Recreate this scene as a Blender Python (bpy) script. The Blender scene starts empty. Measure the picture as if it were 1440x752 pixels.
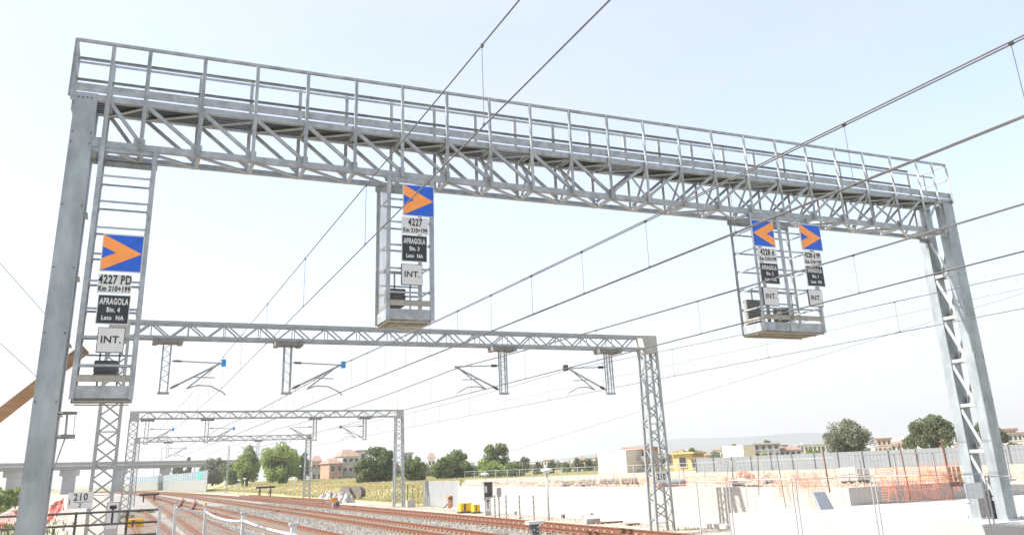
import bpy, bmesh, math, random
from mathutils import Vector, Matrix
random.seed(7)
S = bpy.context.scene
COL = S.collection
R = math.radians

# ------------------------------------------------------------------ camera
YAW, PITCH, ROLL = 0.4241, 0.3261, -0.0369
FPX, CX, CY = 1209.3, 715.95, 251.75
CAM = Vector((0, 0, 2.6))
Fw = Vector((math.sin(YAW)*math.cos(PITCH), math.cos(YAW)*math.cos(PITCH), math.sin(PITCH)))
_R = Vector((math.cos(YAW), -math.sin(YAW), 0)); _U = _R.cross(Fw)
Rt = _R*math.cos(ROLL)+_U*math.sin(ROLL); Up = -_R*math.sin(ROLL)+_U*math.cos(ROLL)
cd = bpy.data.cameras.new('camera'); cam = bpy.data.objects.new('camera', cd); COL.objects.link(cam)
cd.sensor_width = 36; cd.lens = FPX/1440*36
cd.shift_x = (720-CX)/1440; cd.shift_y = (CY-376)/1440
cd.clip_start = 0.1; cd.clip_end = 20000
M3 = Matrix((Rt, Up, -Fw)).transposed()
cam.matrix_world = Matrix.Translation(CAM) @ M3.to_4x4()
S.camera = cam
def ray(x, y): return Fw + Rt*((x-CX)/FPX) - Up*((y-CY)/FPX)
def onz(x, y, z): d = ray(x, y); return CAM + d*((z-CAM.z)/d.z)
def ony(x, y, Y): d = ray(x, y); return CAM + d*(Y/d.y)
def onx(x, y, X): d = ray(x, y); return CAM + d*(X/d.x)
def hor(x):                                             # horizon row at column x
    a = Fw.z + Rt.z*((x-CX)/FPX); return CY + FPX*a/Up.z
def ond(x, y, D):                                       # point at horizontal distance D
    d = ray(x, y); return CAM + d*(D/math.hypot(d.x, d.y))

# ------------------------------------------------------------------ light
VEIL0, VEIL1, VEILC = .38, .82, (2.34, 2.31, 2.36, 1)
SUN = Vector((-0.66, 0.20, 0.76)).normalized()
w = bpy.data.worlds.new("World"); S.world = w; w.use_nodes = True
nt = w.node_tree; bg = nt.nodes['Background']
sky = nt.nodes.new('ShaderNodeTexSky'); sky.sky_type = 'NISHITA'; sky.sun_disc = False
sky.sun_elevation = math.asin(SUN.z); sky.sun_rotation = math.atan2(SUN.x, SUN.y)
sky.air_density = 1.0; sky.dust_density = 1.5; sky.ozone_density = 1.0; sky.altitude = 20
nt.links.new(sky.outputs[0], bg.inputs[0]); bg.inputs[1].default_value = 0.15
# thin high cloud veil over the clear sky
wtc = nt.nodes.new('ShaderNodeTexCoord'); wn = nt.nodes.new('ShaderNodeTexNoise'); wmp = nt.nodes.new('ShaderNodeMapping')
wmp.inputs['Scale'].default_value = (1, 1, 3.5); wmp.inputs['Rotation'].default_value = (0.3, 0.25, 0)
wn.inputs['Scale'].default_value = 1.3; wn.inputs['Detail'].default_value = 6; wn.inputs['Roughness'].default_value = .55
wr = nt.nodes.new('ShaderNodeMapRange'); wr.inputs['From Min'].default_value = .3; wr.inputs['From Max'].default_value = .75
wr.inputs['To Min'].default_value = VEIL0; wr.inputs['To Max'].default_value = VEIL1
wx = nt.nodes.new('ShaderNodeMix'); wx.data_type = 'RGBA'; wx.inputs['B'].default_value = VEILC
nt.links.new(wtc.outputs['Generated'], wmp.inputs[0]); nt.links.new(wmp.outputs[0], wn.inputs['Vector'])
nt.links.new(wn.outputs[0], wr.inputs[0])
wsp = nt.nodes.new('ShaderNodeSeparateXYZ'); wel = nt.nodes.new('ShaderNodeMapRange'); wmx = nt.nodes.new('ShaderNodeMath'); wmx.operation = 'MAXIMUM'
wel.inputs['From Min'].default_value = .02; wel.inputs['From Max'].default_value = .42; wel.inputs['To Min'].default_value = .97; wel.inputs['To Max'].default_value = .2
nt.links.new(wtc.outputs['Generated'], wsp.inputs[0]); nt.links.new(wsp.outputs[2], wel.inputs[0])
nt.links.new(wel.outputs[0], wmx.inputs[0]); nt.links.new(wr.outputs[0], wmx.inputs[1]); nt.links.new(wmx.outputs[0], wx.inputs['Factor'])
nt.links.new(sky.outputs[0], wx.inputs['A']); nt.links.new(wx.outputs['Result'], bg.inputs[0])
sl = bpy.data.lights.new('sun', 'SUN'); sl.energy = 3.7; sl.angle = R(0.6); sl.color = (1, 0.95, 0.87)
so = bpy.data.objects.new('sun', sl); COL.objects.link(so)
so.rotation_euler = (-SUN).to_track_quat('-Z', 'Y').to_euler()
so.location = (-30, 20, 60)
S.view_settings.view_transform = 'Standard'; S.view_settings.look = 'None'
S.view_settings.gamma = 1; S.view_settings.exposure = 1.4
S.cycles.volume_bounces = 1; S.cycles.max_bounces = 6; S.cycles.diffuse_bounces = 3
S.cycles.use_denoising = True

# ------------------------------------------------------------------ materials
def mat(name, col, rough=.7, metal=0., scale=4., var=.15, bump=0., col2=None, detail=5, stretch=None, isl=0., spec=.5):
    m = bpy.data.materials.new(name); m.use_nodes = True; t = m.node_tree
    b = t.nodes['Principled BSDF']; b.inputs['Roughness'].default_value = rough
    b.inputs['Metallic'].default_value = metal; b.inputs['Specular IOR Level'].default_value = spec
    tc = t.nodes.new('ShaderNodeTexCoord'); mp = t.nodes.new('ShaderNodeMapping')
    if stretch: mp.inputs['Scale'].default_value = stretch
    g = t.nodes.new('ShaderNodeNewGeometry')
    t.links.new(g.outputs['Position'], mp.inputs[0])
    n = t.nodes.new('ShaderNodeTexNoise'); n.inputs['Scale'].default_value = scale; n.inputs['Detail'].default_value = detail
    n.inputs['Roughness'].default_value = .65
    t.links.new(mp.outputs[0], n.inputs['Vector'])
    cr = t.nodes.new('ShaderNodeValToRGB'); e = cr.color_ramp.elements
    c2 = col2 or tuple(min(1, c*(1+var)) for c in col)
    e[0].position = .3; e[1].position = .7
    e[0].color = (*[c*(1-var) for c in col], 1); e[1].color = (*c2, 1)
    t.links.new(n.outputs[0], cr.inputs[0]); out = cr.outputs[0]
    if isl > 0:
        hv = t.nodes.new('ShaderNodeHueSaturation'); mr = t.nodes.new('ShaderNodeMapRange')
        mr.inputs['To Min'].default_value = 1-isl; mr.inputs['To Max'].default_value = 1+isl
        t.links.new(g.outputs['Random Per Island'], mr.inputs[0]); t.links.new(mr.outputs[0], hv.inputs['Value'])
        t.links.new(out, hv.inputs['Color']); out = hv.outputs[0]
    t.links.new(out, b.inputs['Base Color'])
    if bump:
        bp = t.nodes.new('ShaderNodeBump'); bp.inputs['Strength'].default_value = bump; bp.inputs['Distance'].default_value = .02
        t.links.new(n.outputs[0], bp.inputs['Height']); t.links.new(bp.outputs[0], b.inputs['Normal'])
    return m
GALV = mat('galvanised steel', (.36, .385, .40), .5, .32, 5, .3, .05)
GALVL = mat('pale galvanised steel', (.44, .46, .47), .5, .3, 5, .14)  # on the gantry braces this paler tone stands in for light
GALVM = mat('mottled column steel', (.33, .365, .38), .45, .35, 3.0, .28, .06, detail=10, stretch=(1, 1, .4))
LATT = mat('lattice steel', (.34, .36, .36), .55, .25, 3, .15)
DARKST = mat('dark steel rail', (.10, .10, .10), .6, .5, 6, .2)
BOXD = mat('dark grey housing', (.11, .11, .11), .6, 0, 5, .2)
WHITE = mat('white enamel', (.66, .66, .655), .35, 0, 7, .07)
BLACK = mat('black enamel', (.025, .03, .035), .4, 0, 2, .1)
INK = mat('black lettering', (.02, .02, .02), .5, 0, 2, .1)
BLUE = mat('blue reflective sheet', (.012, .11, .60), .4, 0, 6, .12)
ORANGE = mat('orange reflective sheet', (.95, .33, .07), .4, 0, 6, .08)
CYAN = mat('light blue plastic', (.02, .30, .70), .4, 0, 3, .05)
RUST = mat('rusty rail steel', (.20, .085, .048), .75, .2, 6, .25)
RAILTOP = mat('brown rail side', (.30, .15, .09), .7, .2, 4, .2)
SLEEP = mat('concrete sleeper', (.33, .26, .20), .9, 0, 3, .15, .2, isl=.1)
CONC = mat('pale concrete', (.44, .42, .39), .9, 0, .35, .10, .1, detail=8)
CONCW = mat('board marked concrete wall', (.42, .39, .345), .9, 0, .6, .08, .15, stretch=(1, .5, .25), detail=8)
CONC2 = mat('grey concrete', (.36, .35, .33), .9, 0, .3, .12, .1)
YARD = mat('sandy yard', (.36, .31, .24), .95, 0, .4, .18, .3, detail=8)
WOOD = mat('timber', (.38, .22, .12), .8, 0, 2, .25, .1, stretch=(1, 1, 8))
DWOOD = mat('weathered dark timber', (.07, .05, .045), .9, 0, 4, .3)
REDNET = mat('orange safety netting', (.80, .27, .14), .7, 0, 3, .1)
REDF = mat('red plastic fencing', (.52, .14, .11), .7, 0, 3, .15)
YEL = mat('yellow paint', (.78, .46, .02), .5, 0, 4, .1)
PLASTW = mat('white plastic', (.58, .60, .61), .5, 0, 2, .04)
INSUL = mat('brown insulator', (.12, .06, .04), .3, 0, 4, .1)
GFENCE = mat('grey sheet fence', (.22, .235, .245), .6, .1, .8, .08)
CREAM = mat('cream render', (.58, .52, .42), .9, 0, .3, .08)
WREND = mat('white render', (.62, .60, .56), .9, 0, .3, .06)
BRICK = mat('brick and terracotta', (.36, .22, .16), .9, 0, .6, .2)
PEACH = mat('peach render', (.46, .33, .25), .9, 0, .3, .08)
YREND = mat('yellow render', (.56, .44, .19), .9, 0, .3, .06)
GREND = mat('grey render', (.32, .31, .30), .9, 0, .3, .12)
TILE = mat('roof tiles', (.27, .18, .14), .85, 0, .8, .2)
GLASS = mat('dark window glass', (.06, .07, .08), .2, 0, 2, .1)
GREENC = mat('green sheeting', (.05, .36, .09), .6, 0, 1, .15)
TEAL = mat('teal panel', (.05, .42, .36), .4, 0, 1, .05)
BARK = mat('bark', (.11, .085, .06), .95, 0, 3, .3, .3)

# ------------------------------------------------------------------ mesh builder
class MB:
    def __init__(s): s.v = []; s.f = []
    def box(s, x0, x1, y0, y1, z0, z1):
        n = len(s.v)
        s.v += [(x, y, z) for z in (z0, z1) for y in (y0, y1) for x in (x0, x1)]
        s.f += [tuple(n+i for i in q) for q in ((0,2,3,1),(4,5,7,6),(0,1,5,4),(2,6,7,3),(0,4,6,2),(1,3,7,5))]
        return s
    def bar(s, p, q, a, b=None, up=(0, 0, 1)):             # rectangular bar; a across, b along up
        p = Vector(p); q = Vector(q); b = a if b is None else b
        d = (q-p)
        if d.length < 1e-6: return s
        d.normalize(); u = Vector(up)
        if abs(d.dot(u)) > .98: u = Vector((0, 1, 0))
        sd = d.cross(u).normalized(); u2 = sd.cross(d)
        n = len(s.v)
        for c in (p, q):
            for i, j in ((-1,-1),(1,-1),(1,1),(-1,1)):
                s.v.append(tuple(c+sd*(i*a/2)+u2*(j*b/2)))
        s.f += [tuple(n+i for i in f) for f in ((0,3,2,1),(4,5,6,7),(0,1,5,4),(1,2,6,5),(2,3,7,6),(3,0,4,7))]
        return s
    def angle(s, p, q, a, t=.008, up=(0, 0, 1), flip=1):   # L-section
        p = Vector(p); q = Vector(q); d = (q-p).normalized(); u = Vector(up)
        if abs(d.dot(u)) > .98: u = Vector((0, 1, 0))
        sd = d.cross(u).normalized(); u2 = sd.cross(d)
        o = u2*(a/2); s.bar(p, q, t, a, u2)
        o2 = sd*(flip*(a/2+t/2+.0005))-u2*(a/2-t/2)
        return s.bar(p+o2, q+o2, a, t, u2)
    def tube(s, pts, r, n=8, cap=True):
        pts = [Vector(p) for p in pts]; rs = r if isinstance(r, (list, tuple)) else [r]*len(pts)
        base = len(s.v); 
        for i, p in enumerate(pts):
            d = (pts[min(i+1, len(pts)-1)]-pts[max(i-1, 0)])
            d = d.normalized() if d.length > 1e-9 else Vector((0, 0, 1))
            u = Vector((0, 0, 1)) if abs(d.z) < .95 else Vector((1, 0, 0))
            a = d.cross(u).normalized(); b = a.cross(d)
            for k in range(n):
                t = 2*math.pi*k/n; s.v.append(tuple(p+a*(rs[i]*math.cos(t))+b*(rs[i]*math.sin(t))))
        for i in range(len(pts)-1):
            for k in range(n):
                k2 = (k+1) % n; a0 = base+i*n
                s.f.append((a0+k, a0+k2, a0+n+k2, a0+n+k))
        if cap:
            s.f.append(tuple(base+k for k in range(n))[::-1]); e = base+(len(pts)-1)*n
            s.f.append(tuple(e+k for k in range(n)))
        return s
    def quad(s, a, b, c, d):
        n = len(s.v); s.v += [tuple(a), tuple(b), tuple(c), tuple(d)]; s.f.append((n, n+1, n+2, n+3)); return s
    def prism(s, poly, d):                                 # polygon extruded by vector d
        n = len(s.v); k = len(poly); d = Vector(d)
        s.v += [tuple(Vector(p)) for p in poly]+[tuple(Vector(p)+d) for p in poly]
        s.f.append(tuple(n+i for i in range(k))); s.f.append(tuple(n+k+i for i in range(k))[::-1])
        for i in range(k):
            j = (i+1) % k; s.f.append((n+i, n+k+i, n+k+j, n+j))
        return s
    def build(s, name, m, parent=None, smooth=False):
        me = bpy.data.meshes.new(name); me.from_pydata(s.v, [], s.f); me.validate()
        bm = bmesh.new(); bm.from_mesh(me); bmesh.ops.recalc_face_normals(bm, faces=bm.faces[:]); bm.to_mesh(me); bm.free()
        for mm in (m if isinstance(m, (list, tuple)) else [m]): me.materials.append(mm)
        if smooth:
            for p in me.polygons: p.use_smooth = True
        o = bpy.data.objects.new(name, me); COL.objects.link(o)
        if parent:
            o.parent = parent
            W = Matrix.Identity(4); q = parent
            while q is not None: W = q.matrix_basis @ W; q = q.parent
            me.transform(W.inverted())
        return o
def tag(o, label=None, cat=None, group=None, kind=None):
    if label: o['label'] = label
    if cat: o['category'] = cat
    if group: o['group'] = group
    if kind: o['kind'] = kind
    return o
def thing(name, loc, label, cat, group=None, kind=None, rz=0.):
    o = bpy.data.objects.new(name, None); COL.objects.link(o); o.location = loc; o.rotation_euler = (0, 0, rz)
    o.matrix_basis = Matrix.Translation(Vector(loc)) @ Matrix.Rotation(rz, 4, 'Z')
    return tag(o, label, cat, group, kind)
def text(s, size, m, parent, loc, rot=(math.pi/2, 0, 0), sx=1., bold=.0, align='CENTER', name='lettering', ex=.0015):
    c = bpy.data.curves.new('lettering', 'FONT'); c.body = s; c.size = size; c.align_x = align; c.align_y = 'CENTER'
    c.extrude = ex; c.offset = bold; c.resolution_u = 3; c.space_character = 1.14 if bold > .004 else 1.04
    o = bpy.data.objects.new('tmp', c); COL.objects.link(o)
    dg = bpy.context.evaluated_depsgraph_get(); me = bpy.data.meshes.new_from_object(o.evaluated_get(dg))
    bpy.data.objects.remove(o); me.materials.clear(); me.materials.append(m); me.name = name
    from mathutils import Euler
    me.transform(Matrix.Translation(loc) @ Euler(rot).to_matrix().to_4x4() @ Matrix.Diagonal((sx, 1, 1, 1)))
    q = bpy.data.objects.new(name, me); COL.objects.link(q)
    if parent:
        q.parent = parent; me.transform(parent.matrix_basis.inverted())
    return q
def copy_tree(o, parent=None):
    c = o.copy(); COL.objects.link(c); c.parent = parent
    for ch in [x for x in COL.objects if x.parent == o]: copy_tree(ch, c)
    return c

# ------------------------------------------------------------------ setting
def polyground(name, pts, z, m, kind='structure', sub=None):
    b = MB(); n = len(pts); b.v = [(x, y, z) for x, y in pts]; b.f = [tuple(range(n))]
    return tag(b.build(name, m), kind=kind)
EARTH = mat('dry earth and scrub', (.33, .29, .19), .95, 0, .02, .25, 0, col2=(.22, .24, .10), detail=9)
FORM = mat('dusty gravel formation', (.38, .33, .27), .95, 0, .7, .14, .3, detail=9)
FIELD = mat('dry grass field', (.50, .41, .24), .95, 0, .045, .12, .3, col2=(.27, .29, .11), detail=9)
polyground('ground', [(-4000, -200), (4000, -200), (4000, 4500), (-4000, 4500)], -.03, EARTH)
polyground('railway_formation', [(-14, -5), (24.2, -5), (24.2, 60), (25.5, 120), (23, 220), (12, 330), (-30, 470), (-60, 470), (-22, 330), (-14, 200)], -.015, FORM)
# tracks
def shift(Y):                                              # gentle curve of all the tracks
    o = 0
    if Y < 28: o -= (28-Y)**2*.0075
    if Y > 150: o -= (Y-150)**2/4600
    return o
def curve_pts(xf, y0, y1, step):
    ys = []; y = y0
    while y < y1: ys.append(y); y += step(y)
    ys.append(y1); return [(xf(y)+shift(y), y) for y in ys]
BALL = mat('pale ballast', (.25, .235, .21), .95, 0, 22, .22, .6, detail=4)
def ribbon(name, pts, prof, m, parent=None):
    b = MB(); k = len(prof)
    for x, y in pts: b.v += [(x+p[0], y, p[1]) for p in prof]
    for i in range(len(pts)-1):
        for j in range(k-1): b.f.append((i*k+j, i*k+j+1, (i+1)*k+j+1, (i+1)*k+j))
    return b.build(name, m, parent)
rprof = [(-.075, .135), (-.075, .15), (-.012, .17), (-.012, .26), (-.037, .27), (-.037, .31), (.037, .31), (.037, .27), (.012, .26), (.012, .17), (.075, .15), (.075, .135)]
def sleeper_mb(x, y, w=2.4):
    b = MB(); b.box(x-w/2, x+w/2, y-.13, y+.13, .04, .132)
    for r in (-.75, .75):
        for s in (-1, 1): b.box(x+r+s*.11-.045, x+r+s*.11+.045, y-.06, y+.06, .1325, .185)
    return b
def track(xf, y0, y1, label, sl=True, ms=RUST):
    t = thing('railway_track', (0, 0, 0), label, 'track', 'parallel railway tracks')
    st = lambda y: 3 if y < 60 else 8
    P = curve_pts(xf, y0, y1, st)
    for r in (-.75, .75): ribbon('rail', [(x+r, y) for x, y in P], rprof, ms, t)
    y = y0; n = 0; rest = MB(); ytop = max(y0, 26)
    ys = []
    while y < min(y1, 330): ys.append(y); y += .6
    vis = [q for q in ys if q >= ytop][:99]
    first = None
    for q in ys:
        X = xf(q)+shift(q)
        if q in vis:
            if first is None: first = sleeper_mb(X, q).build('sleeper', SLEEP, t); fx, fy = X, q
            else:
                c = first.copy(); COL.objects.link(c); c.parent = t; c.location = (X-fx, q-fy, 0)
        else:
            b = sleeper_mb(X, q); k = len(rest.v); rest.v += b.v; rest.f += [tuple(i+k for i in f) for f in b.f]
    tag(rest.build('sleepers', SLEEP, t), kind='stuff')
    return t
TR = [(lambda y: 8.4, 5, 420, 'second track from the left, passing under the blue pulleys'),
      (lambda y: 13.1, 5, 420, 'third track from the left with two rusty rails beside the dwarf signal'),
      (lambda y: 17.75 if y < 90 else 17.75-min(1, (y-90)/110)*1.2, 5, 400, 'rightmost rusty track nearest the concrete wall')]
for xf, y0, y1, lb in TR: track(xf, y0, y1, lb)
track(lambda y: 2.3, 8, 100, 'leftmost short track ending at the near buffer stop')
track(lambda y: 4.9+(y-45)*.018 if y < 230 else 8.2, 20, 205, 'turnout track running beside the white fence posts')
track(lambda y: 21.3-(y-90)*.013, 95, 156, 'short siding ending at the far buffer stop on the grass side')
pts = curve_pts(lambda y: 0, 5, 430, lambda y: 6)
o = ribbon('ballast_bed', pts, [(6.2, -.01), (6.8, .075), (15, .08), (19.6, .085), (20.3, -.01)], BALL); tag(o, kind='structure')
o = ribbon('ballast_bed', curve_pts(lambda y: 0, 5, 250, lambda y: 6), [(-.2, -.012), (.4, .07), (6.1, .07), (6.75, .069)], BALL); tag(o, kind='structure')
# loose stones, nobody could count them
b = MB()
for i in range(26000):
    y = 27+ (random.random()**1.8)*75; x = random.uniform(5.5, 19.8)+shift(y); s = random.uniform(.02, .045)*(1+y/90)
    z = .085; n = len(b.v)
    b.v += [(x+random.uniform(.6, 1)*s*dx, y+random.uniform(.6, 1)*s*dy, z+dz*s) for dx, dy, dz in ((-1,0,0),(0,-1,0),(1,0,0),(0,1,0),(random.uniform(-.4,.4), random.uniform(-.4,.4), 1.1))]
    b.f += [(n, n+1, n+4), (n+1, n+2, n+4), (n+2, n+3, n+4), (n+3, n, n+4)]
STONE = mat('ballast stones', (.25, .235, .21), .95, 0, 9, .2, 0, isl=.45)
tag(b.build('loose_ballast', STONE), 'loose pale grey ballast stones between the rails', 'ballast', kind='stuff')
# wall, terrace and slab
WX = 24.0; WT = 1.6
b = MB(); yy = 25.2
while yy < 64.4: b.box(WX, WX+.34, yy, min(64.5, yy+2.44), -.2, WT-.0); yy += 2.456
b.box(WX+.012, WX+.35, 25.2, 64.49, -.2, WT-.012)
tag(b.build('retaining_wall', CONCW), 'long pale concrete retaining wall along the rightmost track', 'wall')
b = MB(); b.box(WX-.55, WX-.002, 25.3, 64.5, -.2, .16)
tag(b.build('wall_footing', CONC), kind='structure')
b = MB(); b.box(WX+.352, 140, 25.2, 64.4, -.2, WT-.03)
b.prism([(24.36, 64.41, -.2), (140, 64.41, -.2), (140, 125, -.2), (47.6, 125, -.2)], (0, 0, WT+.16))
tag(b.build('terrace', YARD), kind='structure')
b = MB(); b.box(18.95, 60, 15.5, 25.19, -.2, 1.0)
tag(b.build('concrete_slab', CONC), kind='structure')
b = MB(); b.box(18.9, 23.2, 14.4, 15.49, -.2, .99)
b.box(WX, 60, 24.9, 25.185, 1.0, WT-.002)
tag(b.build('concrete_kerb', CONC), kind='structure')
# field to the right of the tracks
def sst(u): u = max(0, min(1, u)); return u*u*(3-2*u)
def xedge(y): return 25.0+1.3*math.sin(y*.03)*.6
def fieldz(x, y):
    z = 1.0*sst((x-xedge(y)-.5)/9)+1.0*sst((math.hypot(x, y)-120)/220)*sst((x-26)/20)
    return .02+z+.12*math.sin(x*.35)*math.sin(y*.21)*sst((x-27)/5)
b = MB(); ny, nx_ = 90, 40
for i in range(ny+1):
    y = 58+(i/ny)**1.8*640
    for j in range(nx_+1):
        x = xedge(y)+(j/nx_)**1.6*(40+y*.9); b.v.append((x, y, fieldz(x, y) if j else -.02))
for i in range(ny):
    for j in range(nx_): a = i*(nx_+1)+j; b.f.append((a, a+1, a+nx_+2, a+nx_+1))
b.f = [f for f in b.f if not any(b.v[k][1] < 64.5 and b.v[k][0] < 30 for k in f)]
b2 = MB(); b2.v = b.v; b2.f = b.f
tag(b2.build('grass_field', FIELD, None, True), kind='structure')
def tufts(name, n, gen, m, h0, h1, label, cat):
    b = MB()
    for i in range(n):
        x, y = gen(); h = random.uniform(h0, h1)*random.uniform(.5, 1); wd = h*.35; a = random.random()*math.pi
        for k in range(2):
            a2 = a+k*1.3; dx, dy = math.cos(a2)*wd, math.sin(a2)*wd; lx, ly = random.uniform(-.3, .3)*h, random.uniform(-.3, .3)*h
            n0 = len(b.v); z0 = fieldz(x, y)-.05 if x > 20 else 0; b.v += [(x-dx*.5, y-dy*.5, z0), (x+dx*.5, y+dy*.5, z0), (x+lx, y+ly, z0+h)]; b.f.append((n0, n0+1, n0+2))
    return tag(b.build(name, m), label, cat, kind='stuff')
GRASSY = mat('dry straw grass', (.60, .48, .28), .95, 0, .045, .12, 0, col2=(.32, .34, .13), isl=.22)
GRASSG = mat('green weeds', (.13, .17, .045), .95, 0, .2, .3, 0, isl=.35)
def gfield():
    while True:
        y = 68+random.random()**1.4*230; x = 25.8+random.random()**1.3*(20+y*.45)
        if y < 130 and x > .375*y: continue
        if y < 70 and x < 26: continue
        if y > 150 and x < 26.5: x += 2
        return x, y
tufts('dry_grass', 80000, gfield, GRASSY, .12, .5, 'dry straw coloured grass in the field right of the tracks', 'grass')
def gleft():
    y = 60+random.random()*90; x = -8-random.random()*30-(y-60)*.05; return x, y
tufts('weeds', 12000, gleft, GRASSG, .15, .6, 'low green weeds left of the tracks', 'weeds')
def gl2():
    c = random.choice([(-4.5, 60, 2.4), (-6, 75, 3), (-3.2, 45, 1.2), (3.2, 92, .8), (.4, 70, .6), (1.2, 80, .8)]); return random.gauss(c[0], c[2]*.5), random.gauss(c[1], c[2]*1.5)
tufts('weeds', 2200, gl2, GRASSG, .1, .4, 'small scrub tufts on the dusty formation', 'weeds')

# ------------------------------------------------------------------ front signal gantry
GY, GZ0, GZ1, GT = 16.0, 8.38, 9.25, 10.34; GD = .75
xs = [-1.34, -.72]+[-.097+.984*i for i in range(0, 21)]+[20.19, 20.74]
g = thing('signal_gantry', (-1.1, 16.3, 0), 'tall galvanised steel signal gantry with railed walkway in the foreground', 'gantry')
yf, yr = GY, GY+GD
def P(name, mb, m=GALV, par=g): return mb.build(name, m, par)
# columns and lattice legs
def leg(x, z0, side):
    L = MB()
    for y0 in (15.98, 16.72):
        wv = .37; 
        L.box(x-wv/2, x+wv/2, y0, y0+.02, z0, 9.32)            # channel web toward the viewer
        L.box(x-wv/2, x-wv/2+.02, y0+.021, y0+.28, z0, 9.32)
        L.box(x+wv/2-.02, x+wv/2, y0+.021, y0+.28, z0, 9.32)
        L.box(x-wv/2+.021, x+wv/2-.021, y0+.26, y0+.28, z0, 9.3)
    lo = P('leg', L, GALVM)
    zz = z0+.5; k = 0
    while zz < 8.4:
        for sx in (-1, 1):
            X = x+sx*(.185-.03); MB().angle((X, 16.262, zz), (X, 16.718, zz), .085).build('strut', GALVL, lo)
        if zz+1.15 < 8.7:
            m = MB(); m.angle((x-.15, 16.27, zz+.08), (x-.15, 16.71, zz+1.05), .09); m.build('brace', GALVL, lo)  # paler steel paints this brace as lit, the opposite one as shaded
            m = MB(); m.angle((x+.15, 16.71, zz+.08), (x+.15, 16.27, zz+1.05), .09); m.build('brace', GALV, lo)
        zz += 1.15; k += 1
    m = MB(); m.box(x-.3, x+.3, 15.85, 17.12, z0, z0+.03)
    for sx in (-.25, .25):
        for yy in (15.92, 16.5, 17.05): m.tube([(x+sx, yy, z0+.03), (x+sx, yy, z0+.1)], .02, 6)
    m.build('base_plate', GALV, lo)
    m = MB()
    for k in range(4): m.tube([(x-.12+k*.07, 15.975, 9.22), (x-.12+k*.07, 15.965, 9.22)], .014, 8)
    for zz in (8.55, 8.35, 7.2, 6.1, 5.0, 3.9):
        for sx in (-.15, .15): m.tube([(x+sx, 15.979, zz), (x+sx, 15.965, zz)], .013, 8)
    m.build('bolt', DARKST, lo)
    return lo
leg(-1.08, .95, -1); leg(20.56, 1.0, 1)
tag(MB().box(-1.7, -.4, 15.5, 17.5, -.2, .95).build('concrete_footing', CONC), kind='structure')
for y in (yf, yr):
    for z in (GZ0, GZ1):
        m = MB(); xa = xs[0] if z == GZ1 else -.9
        s = -1 if y == yf else 1
        m.box(xa, xs[-1] if z == GZ1 else 20.4, y-.006, y+.006, z-.06, z+.06)
        m.box(xa, xs[-1] if z == GZ1 else 20.4, min(y, y-s*.09)+(.0065 if s < 0 else 0), max(y, y-s*.09)-(0 if s < 0 else .0065), z-.06, z-.048)
        P('chord', m, GALV)
nx = len(xs); c0 = 2
for j, y in enumerate((yf, yr)):
    s = -1 if j == 0 else 1
    for i, x in enumerate(xs):
        bot = GZ0 if 0 < i < nx-1 else GZ1
        if j == 1 and i in (0, nx-1): continue
        m = MB(); yy = y+s*.045
        m.box(x-.035, x+.035, yy-.004, yy+.004, bot-.05, GT-.03)
        m.box(x-.035, x-.027, min(yy+s*.0045, yy+s*.06), max(yy+s*.0045, yy+s*.06), bot-.05, GT-.03)
        m.box(x-.02, x+.02, yy+(-.012 if s < 0 else .0045), yy+(-.0045 if s < 0 else .012), GZ1-.03, GZ1+.03)
        P('handrail_post', m, GALVL if (i % 3 == 1) else GALV)
    # diagonals falling to the middle from both ends
    for i in range(1, nx-2):
        a, b2 = xs[i], xs[i+1]
        if i < 12: p, q = (a, y-s*.02, GZ1-.05), (b2-.03, y-s*.02, GZ0+.06)
        else: p, q = (a+.03, y-s*.02, GZ0+.06), (b2, y-s*.02, GZ1-.05)
        m = MB(); m.angle(p, q, .055, .008, (0, 1, 0)); P('brace', m, GALV)
        gx = q[0] if i < 12 else p[0]; gz = GZ0+.075; gm = MB().box(gx-.1, gx+.1, y-s*.012-.004, y-s*.012+.004, gz-.03, gz+.09); P('gusset_plate', gm, GALVL) if j == 0 else None
    for z, h in ((GT, .05), (9.90, .045)):
        m = MB(); yy = y+s*.025
        if j == 0 and z == GT: m.box(xs[0]-.03, xs[-1]+.03, yy-.035, yy+.03, z-.03, z-.022); m.box(xs[0]-.03, xs[-1]+.03, yy-.035, yy-.028, z-.0215, z+.02)
        else: m.box(xs[0], xs[-2], yy-.004, yy+.004, z-h/2, z+h/2); m.box(xs[0], xs[-2], yy-s*.0045-s*.04 if s > 0 else yy+.0045, yy-.0045 if s > 0 else yy+.04, z+h/2-.008, z+h/2)
        P('handrail', m, GALV)
    m = MB(); yy = y+s*.012; m.box(xs[0], xs[-1], yy-.004, yy+.004, GZ1+.09, GZ1+.25); P('toe_board', m, GALV)
for x, lab in ((xs[0], 0), (xs[-1], 1)):
    m = MB()
    for z in (GT-.02, 9.9): m.bar((x, yf, z), (x, yr, z), .04, .04)
    m.bar((x, yr, GZ1), (x, yr, GT-.02), .05)
    m.box(x-.004, x+.004, yf+.05, yr, GZ1+.09, GZ1+.25)
    P('end_rail', m, GALV)
for i in range(1, nx-1):
    x = xs[i]
    m = MB(); m.angle((x, yf+.06, GZ0-.03), (x, yr-.06, GZ0-.03), .06); P('cross_strut', m, GALVL)
    m = MB(); m.angle((x, yf+.06, GZ1-.04), (x, yr-.06, GZ1-.04), .07); P('cross_strut', m, GALV)
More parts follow.
